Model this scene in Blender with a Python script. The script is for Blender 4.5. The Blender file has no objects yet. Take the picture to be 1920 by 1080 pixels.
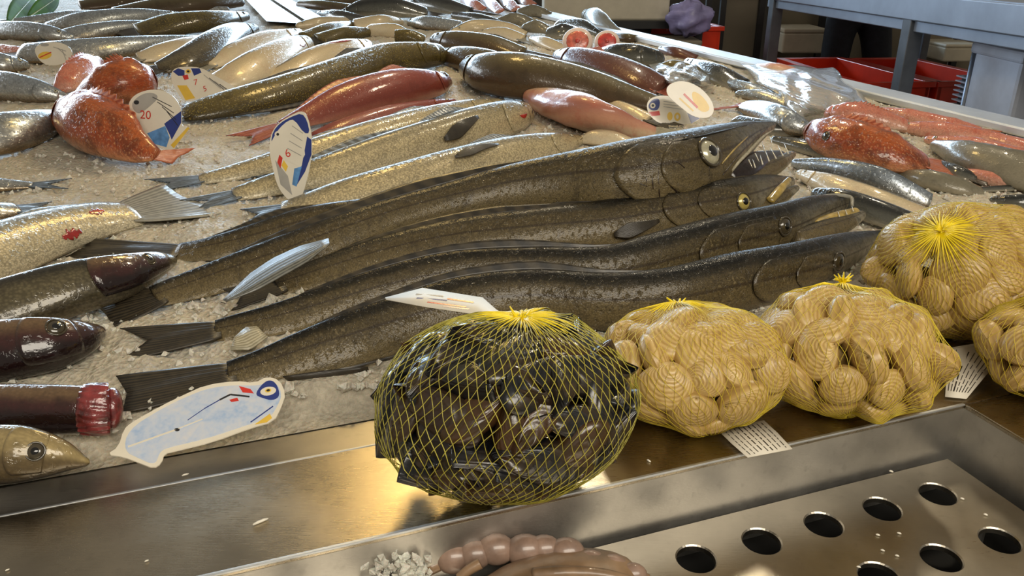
import bpy, bmesh, math, random
import numpy as np
from mathutils import Vector, Matrix
from mathutils.bvhtree import BVHTree

random.seed(7); rng = np.random.default_rng(7)
SC = bpy.context.scene
COL = SC.collection
# ------------------------------------------------------------------ camera
F = 1500.0; PITCH = math.radians(23.1); CAM = np.array([0, 0, 1.29])
cd = bpy.data.cameras.new('camera'); cd.sensor_width = 36; cd.lens = 36 * F / 1920
cd.clip_start = 0.02
co = bpy.data.objects.new('camera', cd); COL.objects.link(co)
co.location = CAM; co.rotation_euler = (math.pi / 2 - PITCH, 0, 0)
SC.camera = co
# ------------------------------------------------------------------ world, lights, exposure
wd = bpy.data.worlds.new('hall_light'); SC.world = wd; wd.use_nodes = True
wd.node_tree.nodes['Background'].inputs[0].default_value = (1.0, 0.90, 0.74, 1)
wd.node_tree.nodes['Background'].inputs[1].default_value = 0.22
def area(name, loc, target, sx, sy, power, col):
    l = bpy.data.lights.new(name, 'AREA'); l.shape = 'RECTANGLE'; l.size = sx; l.size_y = sy
    l.energy = power; l.color = col
    o = bpy.data.objects.new(name, l); COL.objects.link(o); o.location = loc
    o.rotation_euler = (Vector(target) - Vector(loc)).to_track_quat('-Z', 'Y').to_euler()
    return o
area('window_light', (-2.5, 15.0, 3.6), (0, 1.5, .9), 16.0, 2.3, 1450, (.58, .79, 1.0))
area('hanging_lamp', (-0.30, 2.55, 2.36), (0.0, .9, .85), .30, .30, 6.0, (1.0, .68, .24))
area('ceiling_lamp', (0.7, -1.0, 2.5), (0.2, 1.2, .85), 2.4, .8, 50, (1.0, .92, .78))
area('spot_lamp', (0.95, 2.3, 2.6), (0.3, 1.2, .85), .14, .14, 7, (1.0, .86, .62))
area('spot_lamp', (0.25, 3.4, 2.9), (0.2, 1.6, .9), .14, .14, 9, (1.0, .88, .66))
area('side_fill', (-4.6, 4.6, 2.0), (1.2, 3.0, .8), 2.6, 1.1, 60, (.84, .92, 1.0))  # added soft fill for the crates and bin, no actual window
vs = SC.view_settings
vs.view_transform = 'Standard'; vs.look = 'None'; vs.gamma = 1; vs.exposure = 0.12
vs.use_curve_mapping = False

# ------------------------------------------------------------------ pixel -> place
FW = np.array([0, math.cos(PITCH), -math.sin(PITCH)]); UP = np.array([0, math.sin(PITCH), math.cos(PITCH)]); RT = np.array([1., 0, 0])
ANG = math.radians(19.4)
D1 = np.array([math.cos(ANG), math.sin(ANG), 0]); D2 = np.array([-math.sin(ANG), math.cos(ANG), 0])
def ray(x, y): return FW + RT * (x - 960) / F + UP * (540 - y) / F
def onz(x, y, z):
    d = ray(x, y); return CAM + d * ((z - CAM[2]) / d[2])
SLOPE = .04; S0 = .715; ZB = .868            # ice bed: s = distance from the front along D2
def bedz(p): return ZB + SLOPE * max(0., float(p[0] * D2[0] + p[1] * D2[1]) - S0)
def W(x, y, h=0.):                           # point of the bed (raised by h) seen at a pixel
    d = ray(x, y); k = SLOPE
    s0 = CAM[0] * D2[0] + CAM[1] * D2[1] - S0; ds = d[0] * D2[0] + d[1] * D2[1]
    t = (CAM[2] - ZB - h - k * s0) / (k * ds - d[2])
    return CAM + d * t
def depth(p): return float((p - CAM) @ FW)
def TS(t, s, z): return D1 * t + D2 * s + np.array([0, 0, z])
def nrm(v): return v / (np.linalg.norm(v) + 1e-12)

# ------------------------------------------------------------------ object helpers
def empty(name, loc, label, cat, group=None):
    o = bpy.data.objects.new(name, None); COL.objects.link(o); o.location = loc
    o.empty_display_size = .01
    tag(o, label, cat, group); return o
def tag(o, label=None, cat=None, group=None, kind=None):
    if label: o['label'] = label
    if cat: o['category'] = cat
    if group: o['group'] = group
    if kind: o['kind'] = kind
    return o
def mesh_obj(name, verts, faces, mat, parent=None, smooth=True, uvs=None, loc=None):
    off = np.array(parent_loc(parent)) if parent is not None else (np.array(loc) if loc is not None else np.zeros(3))
    V = np.asarray(verts, float) - off
    me = bpy.data.meshes.new(name); me.from_pydata(V.tolist(), [], [list(map(int, f)) for f in faces])
    if uvs:
        vi = np.empty(len(me.loops), int); me.loops.foreach_get('vertex_index', vi)
        for nme, uv in uvs.items():
            l = me.uv_layers.new(name=nme); l.data.foreach_set('uv', np.asarray(uv, float)[vi].ravel())
    me.materials.append(mat)
    if smooth: me.shade_smooth()
    o = bpy.data.objects.new(name, me); COL.objects.link(o)
    if parent is not None: o.parent = parent
    elif loc is not None: o.location = loc
    return o
def parent_loc(p):
    l = np.zeros(3)
    while p is not None: l = l + np.array(p.location); p = p.parent
    return l
class MB:
    def __init__(s): s.v = []; s.f = []
    def add(s, v, f):
        b = len(s.v); s.v += [tuple(map(float, q)) for q in v]; s.f += [[b + i for i in g] for g in f]
    def box(s, c, ax, ay, az):            # centre and three half-axis vectors
        c, ax, ay, az = map(np.asarray, (c, ax, ay, az))
        v = [c + i * ax + j * ay + k * az for k in (-1, 1) for j in (-1, 1) for i in (-1, 1)]
        s.add(v, [[0, 2, 3, 1], [4, 5, 7, 6], [0, 1, 5, 4], [2, 6, 7, 3], [0, 4, 6, 2], [1, 3, 7, 5]])
    def prism(s, a, b, wv, hv):           # bar from a to b
        a, b = np.asarray(a), np.asarray(b); s.box((a + b) / 2, (b - a) / 2, wv, hv)
    def tube(s, pts, r, n=6):
        pts = [np.asarray(p, float) for p in pts]; R = r if hasattr(r, '__len__') else [r] * len(pts)
        V = []
        for i, p in enumerate(pts):
            t = nrm(pts[min(i + 1, len(pts) - 1)] - pts[max(i - 1, 0)])
            a = np.array([0, 0, 1.]) if abs(t[2]) < .9 else np.array([1., 0, 0])
            x = nrm(np.cross(t, a)); y = np.cross(x, t)
            V += [p + R[i] * (x * math.cos(2 * math.pi * k / n) + y * math.sin(2 * math.pi * k / n)) for k in range(n)]
        Fc = [[i * n + k, i * n + (k + 1) % n, (i + 1) * n + (k + 1) % n, (i + 1) * n + k] for i in range(len(pts) - 1) for k in range(n)]
        Fc += [list(range(n))[::-1], [(len(pts) - 1) * n + k for k in range(n)]]
        s.add(V, Fc)
    def ellipsoid(s, c, ax, ay, az, nu=12, nv=8):
        V = []; Fc = []
        for j in range(nv + 1):
            th = math.pi * j / nv
            for i in range(nu):
                ph = 2 * math.pi * i / nu
                V.append(np.asarray(c) + np.asarray(ax) * math.sin(th) * math.cos(ph) + np.asarray(ay) * math.sin(th) * math.sin(ph) + np.asarray(az) * math.cos(th))
        for j in range(nv):
            for i in range(nu):
                Fc.append([j * nu + i, (j + 1) * nu + i, (j + 1) * nu + (i + 1) % nu, j * nu + (i + 1) % nu])
        s.add(V, Fc)
    def build(s, name, mat, parent=None, smooth=False, loc=None, bevel=0):
        o = mesh_obj(name, s.v, s.f, mat, parent, smooth, loc=loc)
        if bevel:
            m = o.modifiers.new('bevel', 'BEVEL'); m.width = bevel; m.segments = 2; m.limit_method = 'ANGLE'
        return o

# ------------------------------------------------------------------ materials
def srgb(r, g, b):
    f = lambda c: (c / 255 / 12.92) if c / 255 <= .04045 else ((c / 255 + .055) / 1.055) ** 2.4
    return (f(r), f(g), f(b), 1)
class NT:
    def __init__(s, name):
        s.m = bpy.data.materials.new(name); s.m.use_nodes = True
        s.t = s.m.node_tree; s.b = s.t.nodes['Principled BSDF']
    def n(s, typ, **kw):
        nd = s.t.nodes.new(typ)
        for k, v in kw.items():
            if k.startswith('_'): setattr(nd, k[1:], v)
            else: nd.inputs[k.replace('__', ' ')].default_value = v
        return nd
    def l(s, a, b): s.t.links.new(a, b)
    def set(s, **kw):
        for k, v in kw.items(): s.b.inputs[k.replace('__', ' ')].default_value = v
    def ramp(s, fac, stops, interp='LINEAR'):
        r = s.t.nodes.new('ShaderNodeValToRGB'); r.color_ramp.interpolation = interp
        e = r.color_ramp.elements
        while len(e) < len(stops): e.new(.5)
        for q, (p, c) in zip(e, stops): q.position = p; q.color = c
        if fac is not None: s.l(fac, r.inputs[0])
        return r.outputs[0]
    def mix(s, fac, a, b, mode='MIX'):
        m = s.t.nodes.new('ShaderNodeMix'); m.data_type = 'RGBA'; m.blend_type = mode
        for i, v in ((0, fac), (6, a), (7, b)):
            if hasattr(v, 'links') or hasattr(v, 'is_linked'): s.l(v, m.inputs[i])
            else: m.inputs[i].default_value = v
        return m.outputs[2]
    def math(s, op, a, b=0.):
        m = s.t.nodes.new('ShaderNodeMath'); m.operation = op
        for i, v in ((0, a), (1, b)):
            if hasattr(v, 'is_linked'): s.l(v, m.inputs[i])
            else: m.inputs[i].default_value = v
        return m.outputs[0]
    def noise(s, vec, scale, detail=3., rough=.55):
        q = s.n('ShaderNodeTexNoise', Scale=scale, Detail=detail, Roughness=rough)
        if vec is not None: s.l(vec, q.inputs['Vector'])
        return q.outputs['Fac']
    def bump(s, h, strength, dist=.002, coat=True):
        q = s.n('ShaderNodeBump', Strength=strength, Distance=dist); s.l(h, q.inputs['Height'])
        s.l(q.outputs[0], s.b.inputs['Normal'])
        if coat: s.l(q.outputs[0], s.b.inputs['Coat Normal'])
    def obj(s): return s.n('ShaderNodeTexCoord').outputs['Object']
    def uv(s, name): return s.n('ShaderNodeUVMap', _uv_map=name).outputs[0]

def plain(name, col, rough=.5, metal=0., coat=0., var=.12, nscale=20., bump=.0, trans=0.):
    t = NT(name); o = t.obj(); nz = t.noise(o, nscale, 4)
    d = tuple(c * (1 - var * 1.6) for c in col[:3]) + (1,); u = tuple(min(1, c * (1 + var)) for c in col[:3]) + (1,)
    t.l(t.ramp(nz, [(.3, d), (.7, u)]), t.b.inputs['Base Color'])
    t.set(Roughness=rough, Metallic=metal, Coat__Weight=coat, Coat__Roughness=.08)
    if trans: t.set(Transmission__Weight=trans)
    if bump: t.bump(nz, bump, .003)
    return t.m

def steel(name, col, rough, stain=.5, along=(1, 14, 14)):
    t = NT(name); o = t.obj()
    mp = t.n('ShaderNodeMapping'); mp.inputs['Scale'].default_value = along; mp.inputs['Rotation'].default_value = (0, 0, -ANG)
    t.l(o, mp.inputs['Vector'])
    br = t.noise(mp.outputs[0], 60., 4, .6); st = t.noise(o, 7., 5, .6); sp = t.noise(o, 90., 2, .5)
    c0 = tuple(c * (1 - stain * .55) for c in col[:3]) + (1,)
    base = t.ramp(st, [(.32, c0), (.62, col)])
    base = t.mix(t.math('MULTIPLY', t.ramp(sp, [(.60, (0, 0, 0, 1)), (.72, (1, 1, 1, 1))]), .35), base, c0)
    t.l(base, t.b.inputs['Base Color'])
    r = t.math('ADD', t.math('MULTIPLY', br, .16), t.math('ADD', t.math('MULTIPLY', st, .25), rough - .2))
    t.l(r, t.b.inputs['Roughness']); t.set(Metallic=1.)
    t.bump(t.math('ADD', t.math('MULTIPLY', br, .5), t.math('MULTIPLY', st, .6)), .12, .002, False)
    return t.m

def fish_mat(name, stops, mott=.25, mscale=35., mcol=(.02, .015, .01, 1), scales=.25, sscale=260., rough=.34, metal=.15, coat=.8, line=.0, bump=.25, lo=.52, hi=.66, head=None, speck=None):
    t = NT(name); f = t.uv('fish'); k = t.uv('skin')
    sx = t.n('ShaderNodeSeparateXYZ'); t.l(f, sx.inputs[0])
    n1 = t.noise(k, mscale, 4, .6); n2 = t.noise(k, mscale * 4.5, 3, .6)
    dv = t.math('ADD', sx.outputs[1], t.math('MULTIPLY', t.math('SUBTRACT', n1, .5), .16))
    base = t.ramp(dv, stops, 'EASE')
    vo = t.n('ShaderNodeTexVoronoi', Scale=sscale); mp = t.n('ShaderNodeMapping'); mp.inputs['Scale'].default_value = (1., 1.35, 1)
    t.l(k, mp.inputs[0]); t.l(mp.outputs[0], vo.inputs['Vector'])
    if scales:
        sc = t.ramp(vo.outputs['Distance'], [(.15, (1, 1, 1, 1)), (.75, (1 - scales, 1 - scales, 1 - scales, 1))])
        base = t.mix(1., base, sc, 'MULTIPLY')
    base = t.mix(t.math('MULTIPLY', t.ramp(n1, [(lo, (0, 0, 0, 1)), (hi, (1, 1, 1, 1))]), mott), base, mcol)
    base = t.mix(t.math('MULTIPLY', t.ramp(n2, [(.55, (0, 0, 0, 1)), (.7, (1, 1, 1, 1))]), mott * .6), base, mcol)
    if head:
        hr = t.ramp(dv, head, 'EASE'); hn = t.noise(k, 70., 5, .7)
        hr = t.mix(t.ramp(hn, [(.45, (0, 0, 0, 1)), (.62, (.7, .7, .7, 1))]), hr, C(46, 42, 34))
        base = t.mix(t.ramp(t.math('ADD', sx.outputs[0], t.math('MULTIPLY', n1, .02)), [(.20, (1, 1, 1, 1)), (.245, (0, 0, 0, 1))]), base, hr)
    if speck:
        n4 = t.noise(k, 260., 2, .5); n5 = t.noise(k, 13., 3, .6)
        base = t.mix(t.math('MULTIPLY', t.ramp(n4, [(.56, (0, 0, 0, 1)), (.66, (1, 1, 1, 1))]), t.math('MULTIPLY', t.ramp(n5, [(.4, (.1, .1, .1, 1)), (.65, (.8, .8, .8, 1))]), t.ramp(sx.outputs[1], [(.24, (0, 0, 0, 1)), (.4, (1, 1, 1, 1))]))), base, speck)
    if line:
        ab = t.math('ABSOLUTE', t.math('SUBTRACT', sx.outputs[1], .47))
        base = t.mix(t.math('MULTIPLY', t.ramp(ab, [(.008, (1, 1, 1, 1)), (.022, (0, 0, 0, 1))]), line), base, (.03, .02, .012, 1))
    t.l(base, t.b.inputs['Base Color'])
    t.set(Metallic=metal, Coat__Weight=coat, Coat__Roughness=.045, Specular__IOR__Level=.25)
    t.l(t.math('ADD', t.math('MULTIPLY', n2, .3), rough - .15), t.b.inputs['Roughness'])
    n3 = t.ramp(t.noise(k, 150., 3, .65), [(.56, (0, 0, 0, 1)), (.68, (1, 1, 1, 1))])
    h = t.math('ADD', t.math('MULTIPLY', vo.outputs['Distance'], .12), t.math('ADD', t.math('MULTIPLY', n3, .55), t.math('MULTIPLY', n1, .8)))
    t.bump(h, bump, .0022)
    return t.m

def C(r, g, b): return srgb(r, g, b)
M = {}
M['hake'] = fish_mat('hake_skin', [(.0, C(8, 9, 10)), (.18, C(9, 9, 8)), (.265, C(40, 35, 23)), (.37, C(86, 74, 49)), (.7, C(116, 101, 69)), (1, C(146, 131, 99))], mott=.5, mscale=34, sscale=520, line=.7, scales=.45, metal=.06, rough=.44, bump=.75, coat=.3, head=[(0, C(14, 14, 13)), (.2, C(26, 25, 22)), (.33, C(88, 82, 67)), (.6, C(128, 120, 101)), (1, C(180, 170, 148))], speck=C(120, 106, 76))
M['bass'] = fish_mat('bass_skin', [(0, C(58, 64, 66)), (.18, C(92, 94, 86)), (.32, C(158, 146, 114)), (.55, C(210, 192, 150)), (1, C(226, 214, 184))], mott=.2, mscale=26, sscale=300, scales=.5, metal=.12, rough=.36, coat=.5, bump=.55)
M['darkbass'] = fish_mat('dark_bass_skin', [(0, C(30, 30, 28)), (.25, C(54, 50, 40)), (.45, C(112, 102, 76)), (.75, C(84, 76, 58)), (1, C(120, 108, 84))], mott=.4, mscale=24, sscale=300, scales=.45, metal=.2, rough=.26)
M['maroon'] = fish_mat('maroon_skin', [(0, C(96, 60, 50)), (.26, C(112, 88, 62)), (.46, C(64, 34, 32)), (.6, C(30, 16, 18)), (1, C(18, 10, 12))], mott=.5, mscale=30, sscale=300, scales=.2, metal=.05, rough=.2, coat=1.)
M['tan'] = fish_mat('tan_skin', [(0, C(112, 98, 66)), (.35, C(170, 150, 104)), (.6, C(100, 84, 56)), (1, C(40, 34, 26))], mott=.4, mscale=24, sscale=320, scales=.2, metal=.1, rough=.25)
M['red'] = fish_mat('red_skin', [(0, C(150, 70, 62)), (.35, C(140, 62, 50)), (.7, C(128, 60, 48)), (1, C(190, 130, 110))], mott=.25, mscale=30, mcol=C(90, 36, 28), sscale=420, scales=.2, metal=.05, rough=.36, coat=.6)
M['redbrown'] = fish_mat('redbrown_skin', [(0, C(84, 54, 40)), (.4, C(92, 52, 40)), (.8, C(100, 60, 46)), (1, C(150, 110, 90))], mott=.25, mscale=30, mcol=C(60, 30, 24), scales=.15, metal=.05, coat=.5)
M['eel'] = fish_mat('gold_brown_skin', [(0, C(66, 60, 34)), (.3, C(100, 88, 40)), (.6, C(84, 72, 36)), (1, C(60, 52, 32))], mott=.6, mscale=24, mcol=C(44, 36, 16), scales=.1, metal=.05, rough=.36, coat=.55, bump=.6, speck=C(170, 150, 70))
M['ling'] = fish_mat('olive_skin', [(0, C(80, 76, 52)), (.35, C(92, 82, 54)), (.7, C(78, 62, 42)), (1, C(96, 76, 56))], mott=.4, mscale=22, mcol=C(50, 42, 26), scales=.08, metal=.1, rough=.36, coat=.6)
M['cream'] = fish_mat('cream_skin', [(0, C(58, 60, 58)), (.16, C(86, 84, 74)), (.28, C(196, 178, 142)), (.6, C(212, 196, 164)), (1, C(226, 212, 184))], mott=.18, mscale=20, mcol=C(170, 120, 90), scales=.12, metal=.1, rough=.34, coat=.6)
M['pink'] = fish_mat('pink_skin', [(0, C(170, 110, 92)), (.3, C(204, 150, 124)), (.6, C(206, 178, 146)), (1, C(216, 188, 160))], mott=.55, mscale=16, mcol=C(186, 104, 84), scales=.05, metal=0, rough=.34, coat=.6)
M['scorp'] = fish_mat('orange_mottled_skin', [(0, C(176, 84, 48)), (.35, C(180, 92, 44)), (.65, C(160, 72, 36)), (1, C(200, 140, 100))], mott=.75, mscale=30, mcol=C(96, 44, 22), scales=.25, sscale=220, metal=0, rough=.34, bump=.7, coat=.6, lo=.48, hi=.62, speck=C(214, 160, 110))
M['rosy'] = fish_mat('rosy_skin', [(0, C(200, 112, 90)), (.4, C(206, 130, 106)), (.7, C(214, 160, 136)), (1, C(226, 190, 168))], mott=.6, mscale=34, mcol=C(176, 76, 56), scales=.25, metal=0, rough=.33, bump=.6, coat=.7)
M['silver'] = fish_mat('silver_skin', [(0, C(96, 108, 124)), (.25, C(176, 186, 196)), (.6, C(190, 192, 190)), (1, C(150, 126, 90))], mott=.35, mscale=30, mcol=C(60, 66, 72), scales=.3, sscale=200, metal=.75, rough=.28, coat=.6, bump=.5)
M['black'] = fish_mat('black_skin', [(0, C(20, 24, 26)), (.4, C(34, 36, 34)), (.65, C(92, 92, 84)), (1, C(170, 164, 146))], mott=.3, mscale=30, scales=.15, metal=.1, rough=.24, coat=1.)
M['grey'] = fish_mat('grey_skin', [(0, C(96, 94, 82)), (.4, C(120, 114, 96)), (1, C(150, 142, 122))], mott=.4, mscale=24, mcol=C(60, 56, 46), scales=.1, metal=.1, coat=.5)

def fin_mat(name, a, b, alpha=.0):
    t = NT(name); k = t.uv('fish'); sx = t.n('ShaderNodeSeparateXYZ'); t.l(k, sx.inputs[0])
    w = t.math('SINE', t.math('MULTIPLY', sx.outputs[1], 95.)); nz = t.noise(t.obj(), 90, 3)
    fac = t.math('ADD', t.math('MULTIPLY', w, .3), nz)
    t.l(t.ramp(fac, [(.25, a), (.75, b)]), t.b.inputs['Base Color'])
    t.set(Roughness=.42, Coat__Weight=.25, Coat__Roughness=.15)
    t.bump(fac, .3, .0008)
    if alpha: t.set(Transmission__Weight=alpha, IOR=1.1)
    return t.m
M['fin_dark'] = fin_mat('dark_fin', C(30, 26, 20), C(60, 52, 38))
M['fin_grey'] = fin_mat('grey_fin', C(112, 110, 100), C(156, 152, 138))
M['fin_slate'] = fin_mat('slate_fin', C(70, 71, 66), C(118, 117, 108))
M['fin_pale'] = fin_mat('pale_fin', C(150, 142, 118), C(196, 188, 164), .15)
M['fin_red'] = fin_mat('red_fin', C(124, 56, 40), C(176, 100, 76))
M['fin_orange'] = fin_mat('orange_fin', C(150, 66, 36), C(196, 120, 84))
M['fin_blue'] = fin_mat('blue_grey_fin', C(46, 54, 62), C(110, 122, 134))
M['pupil'] = plain('pupil_black', C(10, 10, 10), .08, coat=1., var=0)
M['iris'] = plain('iris_silver', C(190, 184, 156), .2, metal=.3, coat=1., nscale=120)
M['iris_gold'] = plain('iris_gold', C(196, 176, 96), .2, metal=.2, coat=1., nscale=120)
M['iris_dark'] = plain('iris_dark', C(64, 56, 40), .15, coat=1., nscale=120)
M['mouth'] = plain('mouth_line', C(36, 22, 20), .3, coat=.5)
M['mouth_in'] = plain('mouth_lining', C(30, 17, 18), .3, coat=.5, var=.4, nscale=60, bump=.4)
M['tooth'] = plain('tooth_white', C(220, 214, 196), .25)
M['blood'] = plain('blood', C(170, 36, 30), .2, coat=1., var=.3, nscale=60)
M['gill'] = plain('gill_red', C(120, 44, 44), .3, coat=.9, var=.5, nscale=80, bump=.6)
M['flesh'] = plain('flesh_pink', C(214, 110, 90), .35, coat=.6, var=.35, nscale=60, bump=.3)
M['flesh_red'] = plain('flesh_red', C(196, 60, 52), .35, coat=.6, var=.35, nscale=60, bump=.3)
M['flesh_rim'] = plain('flesh_skin_rim', C(226, 206, 196), .35, coat=.6, var=.1)
M['jaw_gold'] = plain('jaw_gold', C(168, 142, 70), .3, coat=.8, var=.3, nscale=80)

M['steel_ledge'] = steel('steel_ledge', (.51, .45, .35, 1), .27)
M['steel_pan'] = steel('steel_pan', (.50, .47, .42, 1), .34)
M['steel_wall'] = steel('steel_wall', (.66, .64, .60, 1), .46, .7)
M['steel_tray'] = steel('steel_tray', (.50, .455, .38, 1), .32)
M['steel_rim'] = steel('steel_rim', (.80, .83, .86, 1), .45, .25)
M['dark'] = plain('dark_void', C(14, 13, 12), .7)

def ice_mat(name, tint):
    t = NT(name); o = t.obj(); a = t.noise(o, 120, 4, .65); b = t.noise(o, 9, 4, .6)
    vo = t.n('ShaderNodeTexVoronoi', Scale=170.); t.l(o, vo.inputs['Vector'])
    lo = tuple(c * .62 for c in tint[:3]) + (1,)
    base = t.ramp(t.math('ADD', t.math('MULTIPLY', a, .6), t.math('MULTIPLY', b, .4)), [(.35, lo), (.62, tint)])
    t.l(base, t.b.inputs['Base Color'])
    t.set(Roughness=.5, Coat__Weight=.06, Coat__Roughness=.15, Specular__IOR__Level=.18, Subsurface__Weight=.15, Subsurface__Scale=.01)
    t.bump(t.math('ADD', t.math('MULTIPLY', vo.outputs['Distance'], .8), a), .65, .005)
    return t.m
M['ice'] = ice_mat('crushed_ice', C(204, 194, 174))
M['chip'] = ice_mat('ice_chip', C(228, 222, 208))
M['clearchip'] = plain('clear_ice', C(190, 184, 168), .15, coat=.5, trans=.35)

# ------------------------------------------------------------------ the counter
TW = .687; SB = .5236; SA = .655; ZL = .85     # well corner, front rim, inner lip, ledge height
ctr = empty('fish_counter', TS(.3, .6, 0), 'long stainless steel fish counter with a flat front ledge and sunken well', 'counter')
CL = np.array(ctr.location)
m = MB()
m.box(TS(-.2, (SB + SA) / 2 - .0, ZL - .003), D1 * 1.25, D2 * ((SA - SB) / 2), np.array([0, 0, .003]))
m.build('front_ledge', M['steel_ledge'], ctr, bevel=.0016)
m = MB(); m.box(TS(TW + .35, SB - .35, ZL - .0035), D1 * .35, D2 * .35, np.array([0, 0, .003]))
m.build('side_ledge', M['steel_ledge'], ctr, bevel=.0014)
m = MB(); m.box(TS(1.22, .59, ZL - .0042), D1 * .17, D2 * .066, np.array([0, 0, .003]))
m.build('corner_ledge', M['steel_ledge'], ctr)
m = MB(); m.prism(TS(-1.45, SB + .0012, ZL - .001), TS(TW, SB + .0012, ZL - .001), D2 * .0016, np.array([0, 0, .0012]))
m.build('ledge_lip', M['steel_rim'], ctr, bevel=.0006)
m = MB(); m.box(TS((TW - 1.45) / 2, SB + .001, ZL - .055), D1 * ((TW + 1.45) / 2), D2 * .001, np.array([0, 0, .05]))
m.build('well_back_wall', M['steel_wall'], ctr)
m = MB(); m.box(TS(TW + .001, SB - .35, ZL - .055), D1 * .001, D2 * .35, np.array([0, 0, .05]))
m.build('well_side_wall', M['steel_wall'], ctr)
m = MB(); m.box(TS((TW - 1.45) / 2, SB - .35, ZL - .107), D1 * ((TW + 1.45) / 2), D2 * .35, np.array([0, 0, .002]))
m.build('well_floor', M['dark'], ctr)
m = MB(); m.prism(TS(-1.45, SA, ZL - .0012), TS(.95, SA, ZL - .0012), D2 * .0013, np.array([0, 0, .0018]))
m.build('inner_lip', M['steel_rim'], ctr, bevel=.0006)
# pan under the ice: from the inner lip to the far end
R0 = W(1200, 75, .012); R1 = W(1920, 250, .012); RD = nrm(R1 - R0); RD2 = RD * np.array([1, 1, 0])
pan = [TS(-1.9, SA, ZL - .006), TS(1.5, SA, ZL - .006)]
m = MB()
m.add([TS(-1.45, SA, ZL - .005), TS(1.7, SA, ZL - .005), TS(1.7, SA + .12, ZL - .005), TS(-1.45, SA + .12, ZL - .005)], [[0, 1, 2, 3]])
m.build('pan_floor', M['steel_pan'], ctr)
RN = nrm(np.array([-RD[1], RD[0], 0])); RN = RN if RN[0] > 0 else -RN      # outward
a0 = R0 - RD * 1.2; a1 = R1 + RD * 1.05
m = MB(); m.prism(a0 + RN * .045, a1 + RN * .045, RN * .045, np.array([0, 0, .010]))
m.build('side_rim', M['steel_rim'], ctr, bevel=.004)
m = MB(); m.prism(a0 + RN * .086 - np.array([0, 0, .45]), a1 + RN * .086 - np.array([0, 0, .45]), RN * .004, np.array([0, 0, .44]))
m.build('side_panel', M['steel_rim'], ctr)
m = MB(); m.box(TS(-.2, SB + .4, .38), D1 * .86, D2 * .36, np.array([0, 0, .36]))
m.build('base_cabinet', M['steel_wall'], ctr)

# perforated tray, real holes
tray = empty('perforated_tray', TS(.3, .4, .79), 'perforated stainless steel drain tray with round holes inside the well', 'tray')
px, py = .0688, .0715; rad = .0172; ZT = .79
V = []; Fc = []; ns = 32
def sq(k):
    a = 2 * math.pi * k / ns + math.pi / 4; c, s_ = math.cos(a), math.sin(a); q = max(abs(c), abs(s_)); return c / q, s_ / q
tmax = .672; smax = .516; tc0 = .6155; sc0 = .4735
def vid(p): V.append(p); return len(V) - 1
for r in range(6):
    for c in range(26):
        tc, sc = tc0 - c * px, sc0 - r * py; ring = []
        for k in range(ns):
            a = 2 * math.pi * k / ns + math.pi / 4; x, y = sq(k)
            ring.append((vid(TS(tc + x * px / 2, sc + y * py / 2, ZT)), vid(TS(tc + (rad + .0012) * math.cos(a), sc + (rad + .0012) * math.sin(a), ZT)),
                         vid(TS(tc + rad * math.cos(a), sc + rad * math.sin(a), ZT - .0012)), vid(TS(tc + rad * math.cos(a), sc + rad * math.sin(a), ZT - .006))))
        for k in range(ns):
            g, h = ring[k], ring[(k + 1) % ns]
            for i in range(3): Fc.append([g[i], h[i], h[i + 1], g[i + 1]])
te = tc0 + px / 2; se = sc0 + py / 2; tl = tc0 - 25.5 * px; sl = sc0 - 5.5 * py
for (x0, x1, y0, y1) in ((te, tmax, sl, smax), (tl, te, se, smax)):
    b = [vid(TS(*q, ZT)) for q in ((x0, y0), (x1, y0), (x1, y1), (x0, y1))]; Fc.append(b)
b = [vid(q) for q in (TS(tmax, sl, ZT), TS(tmax, smax, ZT), TS(tmax, smax, ZT - .012), TS(tmax, sl, ZT - .012), TS(tl, smax, ZT), TS(tl, smax, ZT - .012))]
Fc += [[b[0], b[3], b[2], b[1]], [b[1], b[2], b[5], b[4]]]
mesh_obj('tray_plate', V, Fc, M['steel_tray'], tray, smooth=False)
m = MB(); 
for k in range(ns):
    pass
# steel feet that carry the tray in the well
for t_, s_ in ((.62, .44), (.62, .14), (-.9, .44), (-.9, .14)):
    m = MB(); m.tube([TS(t_ + .02, s_, ZL - .105), TS(t_ + .02, s_, ZT - .006)], .006, 10); m.build('foot', M['steel_wall'], tray)

# ------------------------------------------------------------------ the ice bed
nT, nS = 500, 250
V = []; Fc = []; idx = {}
def hsh(x, y, f): return math.sin(x * f * 1.3 + y * f * .7 + 1.7) * math.cos(y * f * 1.1 - x * f * .5 + .3)
srow = [S0 - .008 + 4.6 * ((i / (nS - 1)) ** 2.1) for i in range(nS)]
jit = rng.normal(0, 1, (nS, nT))
for i, s_ in enumerate(srow):
    half = 1.35 + (s_ - S0) * .5
    for j in range(nT):
        t_ = (.35 + (s_ - S0) * .15) + half * (2 * j / (nT - 1) - 1)
        p = TS(t_, s_, 0)
        wob = .012 * hsh(t_, s_, 17) + .005 * hsh(t_, s_, 53)
        e = min(1., max(0., (s_ - S0 + wob) / .05)); e = e * e * (3 - 2 * e)
        z = ZL - .004 + (ZB - ZL + .004) * e + SLOPE * max(0, s_ - S0)
        p[2] = z + e * (.0035 * hsh(t_, s_, 31) + .002 * hsh(t_, s_, 90) + .0011 * jit[i, j])
        V.append(p)
Va = np.array(V); out = ((Va - R0) @ RN) > .012
for i in range(nS - 1):
    for j in range(nT - 1):
        a = i * nT + j; q = [a, a + 1, a + nT + 1, a + nT]
        if not out[q].all(): Fc.append(q)
Va[out] -= np.outer(((Va[out] - R0) @ RN) - .012, RN)
ice = mesh_obj('ice_bed', Va, Fc, M['ice'], None)
tag(ice, 'bed of beige-lit crushed ice that the fish lie on', 'ice', kind='stuff')
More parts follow.
